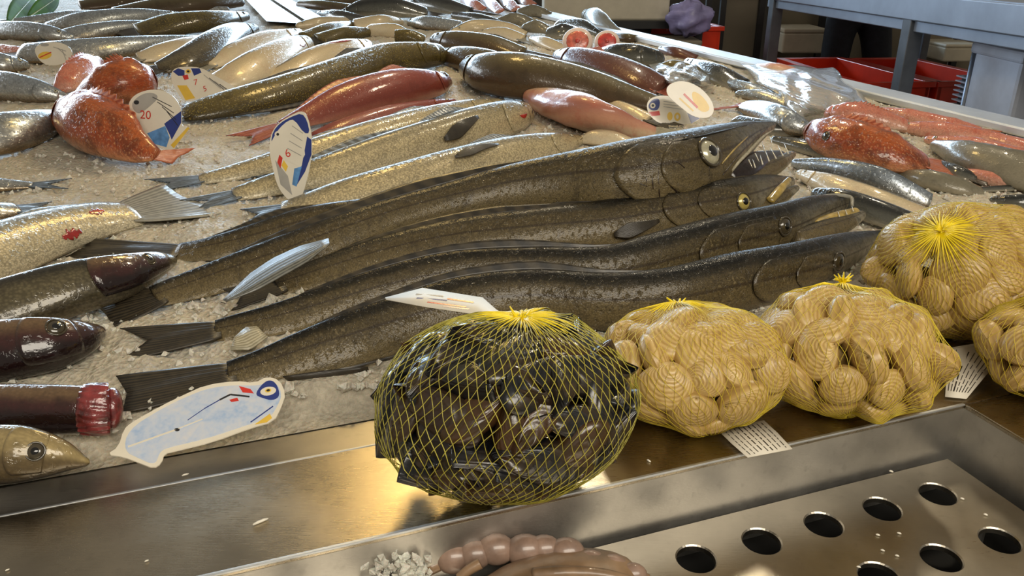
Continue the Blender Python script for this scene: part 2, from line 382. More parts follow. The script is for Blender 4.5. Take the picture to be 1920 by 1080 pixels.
# loose chips on the bed
m = MB(); oct_f = [[0, 2, 4], [2, 1, 4], [1, 3, 4], [3, 0, 4], [2, 0, 5], [1, 2, 5], [3, 1, 5], [0, 3, 5]]
chips_v = []; chips_f = []
for n in range(16000):
    s_ = S0 + .02 + 2.2 * random.random() ** 1.9; t_ = (.2 + (s_ - S0) * .25) + (1.0 + (s_ - S0) * .5) * (2 * random.random() - 1)
    p = TS(t_, s_, 0)
    if (p - R0) @ RN > -.005: continue
    if s_ < S0 + .22 and random.random() < .72: continue
    p[2] = ZB + SLOPE * (s_ - S0) + random.uniform(-.002, .003)
    r = random.uniform(.0018, .0055) * (1 if random.random() < .9 else 1.7)
    R = Matrix.Rotation(random.random() * 6.28, 3, 'Z') @ Matrix.Rotation(random.random() * 3, 3, 'X')
    b = len(chips_v)
    for d in ((1, 0, 0), (-1, 0, 0), (0, 1, 0), (0, -1, 0), (0, 0, 1), (0, 0, -1)):
        q = R @ Vector([c * r * random.uniform(.6, 1.3) for c in d]); chips_v.append(p + np.array(q))
    chips_f += [[b + i for i in f] for f in oct_f]
ch = mesh_obj('ice_chips', chips_v, chips_f, M['chip'], None, smooth=False)
tag(ch, 'loose glinting chips of ice strewn over the ice bed', 'ice', kind='stuff')

# ------------------------------------------------------------------ fish
def cat_rom(P, n, dens=1.0):
    P = np.asarray(P, float); k = len(P)
    d = np.r_[0, np.cumsum(np.linalg.norm(np.diff(P[:, :3], axis=0), axis=1))]; d /= d[-1]
    uu = np.linspace(0, 1, n) ** dens; res = np.empty((n, P.shape[1]))
    tan = np.empty_like(P)
    for i in range(k):
        a, b = max(i - 1, 0), min(i + 1, k - 1); tan[i] = (P[b] - P[a]) / (d[b] - d[a])
    for q, u in enumerate(uu):
        i = min(np.searchsorted(d, u, 'right') - 1, k - 2); h = d[i + 1] - d[i]; t = (u - d[i]) / h
        res[q] = ((2 * t**3 - 3 * t**2 + 1) * P[i] + (t**3 - 2 * t**2 + t) * h * tan[i] + (-2 * t**3 + 3 * t**2) * P[i + 1] + (t**3 - t**2) * h * tan[i + 1])
    return uu, res
class Body: pass
def make_body(pts, dors, lift, ratio, n, tailratio=.45):
    dors = math.radians(dors)
    B = Body(); px = np.array(pts, float); hgt = np.zeros(len(px)) 
    lifts = np.array([q[3] if len(q) > 3 else lift for q in pts]) if any(len(q) > 3 for q in pts) else np.full(len(px), lift)
    hgt = None
    for it in range(3):
        P = []; Rr = []
        for i, q in enumerate(pts):
            h0 = lifts[i] + (hgt[i] if hgt is not None else 0)
            w = W(q[0], q[1], h0); P.append(w); Rr.append(q[2] * depth(w) / F)
        P = np.array(P); Rr = np.array(Rr)
        hgt = []
        for i in range(len(P)):
            T = nrm(P[min(i + 1, len(P) - 1)] - P[max(i - 1, 0)]); u = i / (len(P) - 1)
            S = nrm(np.cross(T, [0, 0, 1.])); S = S if S @ (P[i] - CAM) > 0 else -S
            U = np.cross(S, T); U = U if U[2] > 0 else -U
            ph = dors * (1 - .6 * u * u); D = S * math.cos(ph) + U * math.sin(ph); L = -S * math.sin(ph) + U * math.cos(ph)
            rt = ratio + (tailratio * ratio - ratio) * u ** 2
            v = nrm(P[i] - CAM); qv = nrm(np.cross(T, v))
            sc = Rr[i] / math.sqrt((D @ qv) ** 2 + (rt * (L @ qv)) ** 2)
            hgt.append(.93 * math.sqrt((sc * D[2]) ** 2 + (sc * rt * L[2]) ** 2))
        hgt = np.array(hgt); hgt = np.maximum(hgt, .25 * hgt.max())
    B.u, A = cat_rom(np.c_[P, Rr], n, 1.0)
    B.c = A[:, :3]; B.r = np.maximum(A[:, 3], Rr.min() * .5)
    B.D = np.empty((n, 3)); B.L = np.empty((n, 3)); B.T = np.empty((n, 3)); B.h = np.empty(n); B.w = np.empty(n)
    for i in range(n):
        T = nrm(B.c[min(i + 1, n - 1)] - B.c[max(i - 1, 0)]); u = B.u[i]; B.T[i] = T
        S = nrm(np.cross(T, [0, 0, 1.])); S = S if S @ (B.c[i] - CAM) > 0 else -S
        U = np.cross(S, T); U = U if U[2] > 0 else -U
        ph = dors * (1 - .6 * u * u); B.D[i] = S * math.cos(ph) + U * math.sin(ph); B.L[i] = -S * math.sin(ph) + U * math.cos(ph)
        rt = ratio + (tailratio * ratio - ratio) * u ** 2
        v = nrm(B.c[i] - CAM); qv = nrm(np.cross(T, v))
        sc = B.r[i] / math.sqrt((B.D[i] @ qv) ** 2 + (rt * (B.L[i] @ qv)) ** 2)
        B.h[i] = sc; B.w[i] = sc * rt
    B.n = n; B.len = float(np.sum(np.linalg.norm(np.diff(B.c, axis=0), axis=1)))
    return B
def surf(B, u, th, off=0.):
    x = min(max(u, 0), 1) * (B.n - 1); i = min(int(x), B.n - 2); t = x - i
    g = lambda A: A[i] * (1 - t) + A[i + 1] * t
    c, D, L, h, w = g(B.c), g(B.D), g(B.L), g(B.h), g(B.w)
    p = c + D * h * math.cos(th) + L * w * math.sin(th)
    nn = nrm(D * math.cos(th) / h + L * math.sin(th) / w)
    return p + nn * off, nn
def body_mesh(B, mat, root, seg=22, name='body', blunt=False, lump=0.):
    V = []; uf = []; us = []; Fc = []; n = B.n
    T0 = B.T[0]
    rings = []
    k0 = [] if blunt else [(.0, .02, .62), (.25, .5, .9)]
    def ring(c, D, L, h, w, u):
        b = len(V); pr = 0
        for k in range(seg + 1):
            a = 2 * math.pi * k / seg - math.pi          # seam on the belly
            lf = 1 + lump * (math.sin(u * 23 + 3 * math.cos(a)) * math.sin(a * 3 + u * 9) + .6 * math.sin(a * 5 + u * 31) * math.cos(u * 17)) * math.sin(a / 2 + math.pi / 2 if a < 0 else math.pi / 2 - a / 2)
            V.append(c + (D * h * math.cos(a) + L * w * math.sin(a)) * lf)
            uf.append((u, abs(a) / math.pi)); us.append((u * B.len, a * (h + w) / 2))
        rings.append(b)
    if not blunt:
        h0 = B.h[0]
        ring(B.c[0] - T0 * h0 * .9, B.D[0], B.L[0], h0 * .25, B.w[0] * .25, 0)
        ring(B.c[0] - T0 * h0 * .6, B.D[0], B.L[0], h0 * .7, B.w[0] * .7, 0)
    for i in range(n): ring(B.c[i], B.D[i], B.L[i], B.h[i], B.w[i], B.u[i])
    for a, b in zip(rings, rings[1:]):
        for k in range(seg): Fc.append([a + k, a + k + 1, b + k + 1, b + k])
    for b, cc, u, rev in ((rings[0], B.c[0] - T0 * (B.h[0] if not blunt else 0), 0, True), (rings[-1], B.c[-1] + B.T[-1] * B.w[-1] * .5, 1, False)):
        V.append(cc); uf.append((u, .4)); us.append((u * B.len, 0)); ci = len(V) - 1
        for k in range(seg): Fc.append([ci, b + k + 1, b + k] if rev else [ci, b + k, b + k + 1])
    return mesh_obj(name, V, Fc, mat, root, True, {'fish': uf, 'skin': us})
def sheet(name, grid, nrmf, thick, mat, root, uvs=None, skin=None):
    """closed thin solid over a grid of points"""
    g = np.asarray(grid, float); a, b = g.shape[:2]
    N = np.asarray(nrmf, float); N = np.broadcast_to(N, g.shape)
    top = g + N * thick / 2; bot = g - N * thick / 2
    V = np.concatenate([top.reshape(-1, 3), bot.reshape(-1, 3)]); o = a * b; Fc = []
    for i in range(a - 1):
        for j in range(b - 1):
            q = [i * b + j, i * b + j + 1, (i + 1) * b + j + 1, (i + 1) * b + j]; Fc.append(q); Fc.append([o + k for k in q[::-1]])
    bd = [i * b for i in range(a)] + [(a - 1) * b + j for j in range(1, b)] + [i * b + b - 1 for i in range(a - 2, -1, -1)] + [j for j in range(b - 2, 0, -1)]
    for x, y in zip(bd, bd[1:] + bd[:1]): Fc.append([x, y, o + y, o + x])
    if uvs is None: uvs = [(i / (a - 1), j / (b - 1)) for i in range(a) for j in range(b)]
    uv = list(uvs) + list(uvs); sk = skin if skin is not None else [(x * .1, y * .1) for x, y in uvs]
    return mesh_obj(name, V, Fc, mat, root, True, {'fish': uv, 'skin': list(sk) + list(sk)})
def patch(B, name, uf, tf, off, na, nb, thick, mat, root, skinuv=False):
    G = np.empty((na, nb, 3)); N = np.empty((na, nb, 3)); uv = []
    for i in range(na):
        for j in range(nb):
            p, q = i / (na - 1), j / (nb - 1); u, th = uf(p, q), tf(p, q)
            G[i, j], N[i, j] = surf(B, u, th, off(p, q)); uv.append((u, abs(th) / math.pi) if skinuv else (p, q))
    hh = float(B.h.max() + B.w.max()) / 2
    return sheet(name, G, N, thick, mat, root, uv, [(a * B.len, b * math.pi * hh) for a, b in uv] if skinuv else None)
def eye(B, u, th, r, iris, root, bulge=.45, name='eye'):
    p, nn = surf(B, u, th); t = nrm(np.cross(nn, B.D[0])); s_ = np.cross(nn, t)
    m = MB(); m.ellipsoid(p, t * r, s_ * r, nn * r * bulge, 20, 10); e = m.build(name, iris, root, True)
    m = MB(); m.ellipsoid(p + nn * r * bulge * .62, t * r * .55, s_ * r * .55, nn * r * bulge * .5, 16, 8); m.build('pupil', M['pupil'], e, True)
    m = MB(); pts = [p + nn * r * .12 + (t * math.cos(a) + s_ * math.sin(a)) * r * 1.08 for a in np.linspace(0, 2 * math.pi, 25)]
    m.tube(pts, r * .13, 6); m.build('eye_rim', M['iris_dark'], e, True)
    return e
def tail_fin(B, tip, spread, fork, mat, root, lift=.004):
    c, D, T = B.c[-1], B.D[-1], B.T[-1]; h = B.h[-1]
    tw = W(tip[0], tip[1], lift); Lv = tw - c; ln = np.linalg.norm(Lv); sp = spread * depth(tw) / F
    Df = D * np.array([1, 1, .35]); Df = nrm(Df); qv = nrm(np.cross(nrm(Lv), nrm(c - CAM))); sp = sp / max(.35, abs(Df @ qv))
    na, nb = 9, 17; G = np.empty((na, nb, 3))
    for i in range(na):
        p = i / (na - 1)
        for j in range(nb):
            s_ = 2 * j / (nb - 1) - 1
            wd_ = h * 1.0 * (1 - p) + sp * p ** .8; ll = p * (1 - fork * (1 - abs(s_) ** 1.3) * p)
            q = c - T * h * .4 + (Lv + T * h * .4) * ll + Df * wd_ * s_
            q[2] += .0012 * math.sin(5 * s_ + 3 * p) * p + .0006 * (j % 2)
            q[2] = max(q[2], bedz(q) + .0005); G[i, j] = q
    Nn = nrm(np.cross(Lv, Df)); return sheet('tail_fin', G, Nn, .0016, mat, root)
def edge_fin(B, name, u0, u1, th, ht, mat, root, sweep=.6, peak=.35, lay=.5, spiny=False):
    na, nb = 5, 22; G = np.empty((na, nb, 3))
    for j in range(nb):
        v = j / (nb - 1); u = u0 + (u1 - u0) * v; b, nn = surf(B, u, th, -.001)
        x = min(u, 1) * (B.n - 1); T = B.T[int(x)]; L = B.L[int(x)]
        hh = ht * (min(v / peak, 1) if v < peak else ((1 - v) / (1 - peak)) ** .7 * .9 + .1)
        if spiny: hh *= (1.0 if j % 2 else .45)
        for i in range(na):
            p = i / (na - 1); q = b + nn * hh * p * (1 - .3 * lay) + T * hh * sweep * p - L * hh * p * lay * .4
            q = q + L * .0006 * (j % 2); q[2] = max(q[2], bedz(q) + .0008); G[i, j] = q
    return sheet(name, G, B.L[int((u0 + u1) / 2 * (B.n - 1))], .0014, mat, root)

FISH = []
def fish(name, kind, label, pts, tail=None, dors=35, lift=0., ratio=.75, fins='', eyep=None, iris='iris_dark', fmat='fin_dark', n=44, group=None, seg=20, blunt=False, cat='fish', gill=None):
    B = make_body(pts, dors, lift, ratio, n, .22 if (tail and kind == 'hake') else .45)
    mid = B.c[n // 2].copy(); mid[2] = bedz(mid)
    root = empty(name, mid, label, cat, group)
    B.root = root; body_mesh(B, M[kind], root, seg, blunt=blunt, lump={'scorp': .06, 'rosy': .06, 'pink': .03, 'grey': .03}.get(kind, 0))
    big = B.h.max()
    if tail: tail_fin(B, tail[:2], tail[2], tail[3], M[fmat], root, lift * .3 + .004)
    if eyep: eye(B, eyep[0], math.pi * eyep[1], eyep[2] * depth(B.c[0]) / F, M[iris], root)
    auto = cat == 'fish' and not blunt and group not in ('hakes laid side by side', 'bass at the left edge') and -20 < pts[0][0] < 1930
    mw = max(q[2] for q in pts)
    if auto and gill is None and mw >= 17: gill = (.05, .20)
    if auto and not eyep and label != 'large red-orange scorpionfish at right above the silver bass' and mw >= 10:
        eye(B, .075, math.pi * (.36 if dors < 100 else .55), big * (.10 if mw > 20 else .14), M['iris_dark' if kind in ('black', 'eel', 'ling', 'darkbass') else 'iris'], root)
    if gill:
        u0, u1 = gill
        patch(B, 'gill_cover', lambda p, q: u0 + (u1 - u0 - .035 * (2 * q - 1) ** 2 * (u1 / .2)) * p, lambda p, q: math.pi * (.2 + .66 * q), lambda p, q: big * (.035 * p ** 2 * (1 - (2 * q - 1) ** 4) - .004), 10, 18, big * .012, M[kind], root, True)
        patch(B, 'mouth', lambda p, q: .002 + .3 * u0 * p * 1.6, lambda p, q: math.pi * (.50 + .10 * p + .035 * (q - .5)), lambda p, q: big * .008, 8, 3, big * .012, M['mouth'], root)
    for f in fins.split():
        if f == 'd': edge_fin(B, 'dorsal_fin', .28, .46, .0, big * .5, M[fmat], root)
        if f == 'D': edge_fin(B, 'second_dorsal_fin', .5, .9, .0, big * .38, M[fmat], root)
        if f == 'a': edge_fin(B, 'anal_fin', .52, .9, math.pi, big * .38, M[fmat], root)
        if f == 'p': patch(B, 'pectoral_fin', lambda p, q: .225 + .13 * p, lambda p, q: math.pi * (.58 + .03 * p + (q - .5) * .26 * min(1, .25 + p * 1.3) * (1 - .75 * max(0, p - .75) * 4)), lambda p, q: big * (.03 + .07 * p), 10, 11, .0014, M[fmat], root)
        if f == 's': edge_fin(B, 'spiny_dorsal_fin', .18, .8, .12, big * .42, M[fmat], root, .7, .3, .5, True)
        if f == 'v': edge_fin(B, 'pelvic_fin', .22, .30, math.pi * .93, big * .55, M[fmat], root, 1.2)
    FISH.append(B); return B, root

# --- the five hakes, heads to the right
HK = dict(kind='hake', iris='iris', fmat='fin_dark', group='hakes laid side by side')
fish('hake', label='dark hake lying behind the open-mouthed hake, only back and tail showing', pts=[(880, 388, 18), (770, 400, 33), (650, 412, 36), (560, 427, 35), (460, 454, 29), (385, 468, 22), (330, 472, 16)], tail=(140, 464, 17, .1), dors=60, fins='D a', n=60, **HK)
B1, r1 = fish('hake', label='largest hake on top of the pile with its toothed mouth gaping open', pts=[(1449, 234, 7, .085), (1400, 256, 29, .075), (1340, 292, 58, .05), (1262, 321, 73, .04), (1165, 337, 72, .035), (1060, 343, 57, .035), (950, 355, 44, .035), (850, 375, 34, .035), (740, 403, 32, .03), (640, 438, 36, .02), (540, 475, 37, .01), (440, 509, 33, .004), (350, 538, 27, 0), (292, 556, 21, 0)], tail=(183, 584, 38, .06), dors=66, ratio=.8, fins='D a', n=110, seg=40, **HK)
B2, r2 = fish('hake', label='golden-flanked hake half hidden under the open-mouthed hake, its ringed eye showing', pts=[(1484, 340, 9, .02), (1440, 356, 30, .016), (1385, 376, 44, .012), (1290, 396, 50, .008), (1150, 424, 52, 0), (1000, 437, 46, 0), (850, 452, 41, 0), (720, 478, 35, 0), (600, 512, 27, 0), (520, 535, 20, 0)], tail=(420, 562, 22, .3), dors=62, fins='d D a', n=80, seg=30, **HK)
B3, r3 = fish('hake', label='hake with dark rippling back between the ringed-eye hake and the frontmost hake', pts=[(1588, 378, 12, .012), (1530, 396, 29, .01), (1460, 425, 42, .006), (1380, 447, 49, .003), (1260, 482, 54, 0), (1140, 510, 50, 0), (1000, 510, 47, 0), (850, 516, 45, 0), (720, 542, 41, 0), (620, 570, 36, 0), (520, 598, 30, 0), (450, 612, 25, 0), (405, 620, 20, 0)], tail=(222, 648, 30, .28), dors=86, fins='D a', n=100, seg=32, **HK)
B4, r4 = fish('hake', label='frontmost hake, its body running behind the mussel bag to the clam bags', pts=[(1650, 442, 10), (1580, 472, 34), (1480, 507, 50), (1380, 530, 57), (1250, 560, 58), (1130, 566, 55), (1000, 560, 55), (870, 574, 56), (760, 604, 54), (650, 638, 50), (560, 664, 40), (490, 686, 31), (430, 702, 25)], tail=(222, 742, 36, .07), dors=84, fins='D a', n=100, seg=32, **HK)

def px_on(B, x, y, off=0., side=1):
    """(u, theta) of the flank point that shows at a pixel"""
    best = None; d = nrm(ray(x, y))
    for ii, kk in ((range(0, 161, 4), range(0, 41, 4)), (None, None)):
        if ii is None:
            i0, k0 = round(best[1] * 160), round(best[2] / math.pi * 40)
            ii, kk = range(max(0, i0 - 4), min(160, i0 + 4) + 1), range(max(0, k0 - 4), min(40, k0 + 4) + 1)
        for i in ii:
            for k in kk:
                u = i / 160; th = math.pi * k / 40; p, nn = surf(B, u, th)
                if nn @ d > 0.1: continue
                v = p - CAM; e = np.linalg.norm(v - d * (v @ d))
                if best is None or e < best[0]: best = (e, u, th)
    return best[1], best[2]
PX = lambda B, n_: n_ * depth(B.c[5]) / F

def head_detail(B, r, ex, ey, er, iris, gx, gtop, gbot, mat):
    u, th = px_on(B, ex, ey); eye(B, u, th, PX(B, er), M[iris], r, .5)
    ug, _ = px_on(B, *gx); u0 = u + .012
    patch(B, 'gill_cover', lambda p, q: u0 + (ug - u0 - .045 * (2 * q - 1) ** 2 - .012 * q) * p, lambda p, q: math.pi * (gtop + (gbot - gtop) * q), lambda p, q: .0034 * p ** 2 * (1 - (2 * q - 1) ** 6) + .0007 * math.sin(q * 19 + p * 5) * p - .0004, 20, 30, .0010, M[mat], r, True)
    u1 = u0 + (ug - u0) * .55
    patch(B, 'cheek_plate', lambda p, q: u0 - .004 + (u1 - u0 - .028 * (2 * q - 1) ** 2) * p, lambda p, q: math.pi * (gtop + .06 + (gbot - gtop - .16) * q), lambda p, q: .0004 + .0024 * p ** 2 * (1 - (2 * q - 1) ** 6) + .0006 * math.sin(q * 23 + p * 9), 16, 24, .0008, M[mat], r, True)
    return u
head_detail(B1, r1, 1331, 284, 21, 'iris', (1138, 335), .22, .86, 'hake')
head_detail(B2, r2, 1391, 377, 14, 'iris_gold', (1240, 402), .2, .8, 'hake')
head_detail(B3, r3, 1472, 424, 14, 'iris_dark', (1300, 470), .25, .8, 'hake')
head_detail(B4, r4, 1572, 490, 16, 'iris_dark', (1400, 530), .25, .8, 'hake')
# pectoral fins of the hakes
def pec(B, r, base, tip, w, name='pectoral_fin', mat='fin_dark', off=.006):
    u0, t0 = px_on(B, *base); u1, t1 = px_on(B, *tip)
    patch(B, name, lambda p, q: u0 + (u1 - u0) * p, lambda p, q: t0 + (t1 - t0) * p + (q - .5) * w * (.3 + 1.4 * p) * (1 - .8 * max(0, p - .7) / .3), lambda p, q: .003 + off * math.sin(p * 2.6), 12, 13, .0016, M[mat], r)
pec(B1, r1, (1145, 378), (1000, 392), .5)
pec(B2, r2, (1235, 415), (1150, 440), .4, mat='fin_dark')
# upright pale-grey fin lying over the hakes
def pxsheet(name, cols, hts, mat, root, thick=.0014, normal=None):
    """cols: list of rows of pixels; hts: heights above the bed for each row/point"""
    G = np.array([[W(x, y, hts[i] if not hasattr(hts[i], '__len__') else hts[i][j]) for j, (x, y) in enumerate(row)] for i, row in enumerate(cols)])
    N = nrm(np.cross(G[-1, 0] - G[0, 0], G[0, -1] - G[0, 0] + G[-1, -1] - G[-1, 0])) if normal is None else normal
    return sheet(name, G, N, thick, mat, root, [(j / (G.shape[1] - 1), i / (G.shape[0] - 1) * .5) for i in range(G.shape[0]) for j in range(G.shape[1])])
def interp_rows(a, b, n, k):
    """rows between two pixel polylines resampled to k points"""
    def rs(L):
        L = np.array(L, float); d = np.r_[0, np.cumsum(np.linalg.norm(np.diff(L, axis=0), axis=1))]; q = np.linspace(0, d[-1], k)
        return np.c_[np.interp(q, d, L[:, 0]), np.interp(q, d, L[:, 1])]
    A, Bq = rs(a), rs(b); return [[tuple(A[j] * (1 - i / (n - 1)) + Bq[j] * i / (n - 1)) for j in range(k)] for i in range(n)]
rows = interp_rows([(418, 562), (470, 512), (510, 485), (560, 462), (616, 447)], [(424, 566), (480, 545), (525, 520), (575, 492), (618, 458)], 4, 14)
pxsheet('anal_fin', rows, [[.030 + .03 * j / 13 for j in range(14)]] * 4, M['fin_slate'], r1, normal=nrm(np.array([.1, -.6, .8])))
rows = interp_rows([(376, 574), (420, 562), (480, 525), (540, 478)], [(380, 578), (425, 571), (488, 535), (545, 484)], 3, 12)
rows = interp_rows([(440, 632), (460, 614), (482, 612)], [(432, 656), (470, 656), (502, 632)], 4, 8)
pxsheet('pelvic_fin', rows, [.016, .014, .012, .01], M['fin_pale'], r3, normal=np.array([0, -.4, .9]))
rows = interp_rows([(530, 706), (600, 696), (690, 688)], [(540, 714), (610, 706), (692, 696)], 3, 10)
pxsheet('anal_fin', rows, [.01, .007, .004], M['fin_dark'], r4, normal=np.array([0, -.3, .9]))

# gaping mouth of the big hake
def px_tube(name, pts, mat, root, n=26, ratio=.6, dors=40, seg=18):
    B = make_body([(x, y, w, h) for x, y, w, h in pts], dors, 0, ratio, n, 1.0)
    # heights are absolute here, so shift back the resting offset
    return body_mesh(B, mat, root, seg, name), B
HM = .085
lj, BJ = px_tube('lower_jaw', [(1486, 289, 7, .050), (1462, 305, 15, .046), (1420, 326, 22, .042), (1375, 345, 26, .038), (1330, 358, 27, .036), (1280, 364, 20, .030)], M['hake'], r1, ratio=.8)
px_tube('mouth_lining', [(1466, 290, 9, .055), (1430, 302, 21, .052), (1392, 316, 30, .050), (1350, 330, 32, .046)], M['mouth_in'], r1, ratio=.7)
def skin_line(name, B, root, pxs, r, mat, off=.0008):
    pts = []
    for x, y in pxs:
        u, th = px_on(B, x, y); pts.append(surf(B, u, th, off)[0])
    _, Q = cat_rom(np.array(pts), 24); m = MB(); m.tube(list(Q), [r * (.4 + .6 * math.sin(math.pi * (i + 2) / 28)) for i in range(24)], 8); return m.build(name, mat, root, True)
skin_line('upper_lip', B1, r1, [(1450, 240), (1428, 258), (1404, 284), (1376, 316), (1352, 344)], .0030, M['fin_pale'], .0006)
skin_line('lip_seam', B1, r1, [(1440, 240), (1412, 262), (1384, 292), (1354, 326)], .0011, M['mouth'], .0010)
skin_line('jaw_bone', B1, r1, [(1400, 256), (1376, 282), (1352, 306)], .0016, M['jaw_gold'], .0006)
skin_line('brow_ridge', B1, r1, [(1400, 236), (1350, 248), (1290, 258), (1220, 272)], .0014, M['hake'], .0004)
skin_line('cheek_crease', B1, r1, [(1290, 300), (1280, 330), (1296, 362), (1310, 384)], .0010, M['mouth'], .0002)
skin_line('cheek_crease', B1, r1, [(1240, 300), (1236, 340), (1250, 378)], .0009, M['mouth'], .0010)
px_tube('gum', [(1484, 287, 3, .058), (1455, 299, 4, .055), (1420, 314, 4, .05), (1385, 330, 4, .046)], M['flesh_rim'], r1, ratio=.9)
teeth = [(1478, 288, 1470, 268), (1468, 292, 1458, 272), (1455, 297, 1444, 276), (1442, 302, 1436, 284), (1430, 308, 1425, 290), (1416, 314, 1411, 298), (1444, 258, 1450, 276), (1430, 272, 1437, 290), (1416, 288, 1424, 304), (1404, 300, 1411, 315)]
for x0, y0, x1, y1 in teeth:
    m = MB(); a = W(x0, y0, .100); b = W(x1, y1, .103); m.tube([a, a * .5 + b * .5, b], [.0013, .0009, .0001], 6); m.build('tooth', M['tooth'], r1, True)
rc = random.Random(12)
for k in range(11):
    x, y = rc.uniform(1170, 1300), rc.uniform(295, 385); an = rc.uniform(.3, 1.9); l_ = rc.uniform(14, 30)
    skin_line('cheek_crease', B1, r1, [(x, y), (x + l_ * .5 * math.cos(an) + 3, y + l_ * .5 * math.sin(an)), (x + l_ * math.cos(an), y + l_ * math.sin(an))], .0009, M['mouth'], .0018)
# mouths of the two hakes behind
px_tube('lower_jaw', [(1494, 352, 6, .03), (1470, 366, 12, .024), (1430, 384, 18, .02), (1390, 398, 18, .018)], M['hake'], r2, ratio=.8)
px_tube('jaw_bone', [(1480, 336, 5, .055), (1462, 356, 8, .048), (1444, 376, 8, .04)], M['jaw_gold'], r2, ratio=.6)
px_tube('lower_jaw', [(1616, 402, 9, .02), (1590, 416, 16, .014), (1545, 434, 22, .01), (1490, 452, 22, .008)], M['hake'], r3, ratio=.8)
px_tube('mouth_lining', [(1606, 396, 8, .028), (1570, 410, 14, .024), (1530, 424, 14, .02)], M['jaw_gold'], r3, ratio=.6)
px_tube('lip', [(1598, 386, 3, .035), (1594, 370, 4, .04), (1560, 366, 3, .042), (1500, 376, 3, .042)], M['fin_grey'], r3, ratio=.8)
for x0, y0, x1, y1 in [(1600, 396, 1597, 386), (1588, 402, 1585, 392), (1574, 406, 1571, 397)]:
    m = MB(); a = W(x0, y0, .04); b = W(x1, y1, .042); m.tube([a, b], [.001, .0002], 6); m.build('tooth', M['tooth'], r3, True)

# --- sea bass row
G = 'silvery bass in the middle row'
SBK = dict(kind='bass', fmat='fin_blue', group=G)
fish('sea_bass', label='silvery bass lying just below the two red gurnards', pts=[(935, 196, 12), (880, 208, 22), (800, 228, 28), (700, 254, 29), (600, 282, 26), (500, 309, 20), (420, 328, 14), (375, 336, 10)], tail=(272, 350, 12, .45), dors=42, fins='d D a', gill=(.05, .17), **SBK)
b_, r_ = fish('sea_bass', label='silvery bass with dark pectoral fin and pale rounded belly, middle of the bass row', pts=[(985, 212, 22), (960, 219, 32), (900, 236, 38), (800, 264, 37), (700, 293, 34), (600, 324, 29), (500, 350, 20), (440, 365, 13)], tail=(346, 388, 13, .45), dors=60, fins='d D a', **SBK)
pec(b_, r_, (895, 222), (828, 262), .5, off=.012); patch(b_, 'blood_smear', lambda p, q: .085 + .05 * p, lambda p, q: math.pi * (.56 + .08 * q * math.sin(p * 3.1)), lambda p, q: .0008, 8, 5, .0008, M['blood'], r_)
b_, r_ = fish('sea_bass', label='golden-bellied bass right behind the open-mouthed hake', pts=[(1088, 262, 9), (1040, 272, 24), (960, 288, 33), (860, 313, 37), (760, 340, 37), (660, 366, 34), (590, 384, 27), (530, 396, 18)], tail=(450, 408, 14, .4), dors=50, fins='d a', **SBK)
pec(b_, r_, (935, 272), (850, 300), .35, off=.008)
# --- gurnards, eel-like fish, ling
fish('red_gurnard', 'red', 'plump brick-red gurnard with its tail pointing at the upright price card', [(838, 152, 12), (815, 156, 24), (760, 162, 34), (700, 175, 36), (640, 193, 32), (580, 217, 21), (530, 236, 11)], (445, 264, 14, .3), 55, .012, fins='d D', eyep=(.07, .3, 7), fmat='fin_red', iris='iris_dark', group='red gurnards')
fish('red_gurnard', 'red', 'thin red gurnard tucked under the plump brick-red gurnard', [(852, 192, 7), (800, 201, 14), (720, 217, 18), (640, 240, 16), (590, 256, 9)], (520, 278, 12, .3), 40, fins='a', fmat='fin_red', group='red gurnards')
fish('pouting', 'eel', 'long golden-brown mottled fish curving above the red gurnard', [(822, 102, 20), (790, 104, 25), (720, 112, 30), (640, 138, 31), (540, 168, 29), (450, 190, 26), (380, 205, 20), (345, 212, 15)], (290, 222, 14, .1), 50, .005, .85, 'd D a', fmat='fin_dark', gill=(.03, .12))
fish('ling', 'ling', 'thick olive-brown ling with its blunt head toward the bass', [(878, 128, 20), (910, 135, 36), (970, 142, 43), (1050, 153, 38), (1120, 166, 30), (1180, 182, 22), (1235, 195, 14)], (1300, 210, 14, .15), 55, .01, .9, 'D a', fmat='fin_dark', gill=(.04, .2), eyep=(.08, .3, 6))
fish('gurnard', 'redbrown', 'reddish-brown fish lying above the thick olive ling', [(1046, 106, 14), (1080, 112, 24), (1140, 129, 29), (1200, 149, 26), (1242, 163, 18)], (1300, 184, 12, .3), 50, .02, fins='d', fmat='fin_red')
fish('ling', 'ling', 'slim olive ling with a pale back edge, behind the thick ling', [(816, 74, 12), (850, 76, 18), (920, 85, 19), (980, 99, 11)], (1030, 112, 8, .2), 50, .01, fins='D')
fish('ling', 'ling', 'brown fish squeezed between the golden-brown fish head and thick ling', [(832, 104, 13), (862, 108, 22), (910, 118, 26), (960, 130, 20)], None, 45, .0)
fish('gurnard', 'pink', 'pale pink fish lying belly up below the thick ling', [(994, 180, 14), (1030, 191, 27), (1090, 209, 34), (1140, 226, 30), (1190, 240, 18), (1228, 248, 10)], (1280, 256, 10, .3), 200, .008, .85, 'a', fmat='fin_pale', gill=(.05, .28))
fish('whiting', 'cream', 'narrow cream fish between the pink belly-up fish and the ling', [(1100, 184, 8), (1160, 201, 13), (1220, 223, 11)], (1270, 240, 8, .3), 60, .0)
fish('whiting', 'cream', 'small whitish fish head poking out behind the open-mouthed hake', [(1090, 262, 8), (1115, 258, 15), (1150, 262, 16), (1190, 272, 10)], None, 30, .0)
fish('saithe', 'black', 'green-black fish with a yellow band in front of the cut fish steaks', [(1232, 110, 16), (1195, 106, 22), (1150, 102, 20), (1112, 99, 8)], (1070, 96, 8, .3), 60, .005)
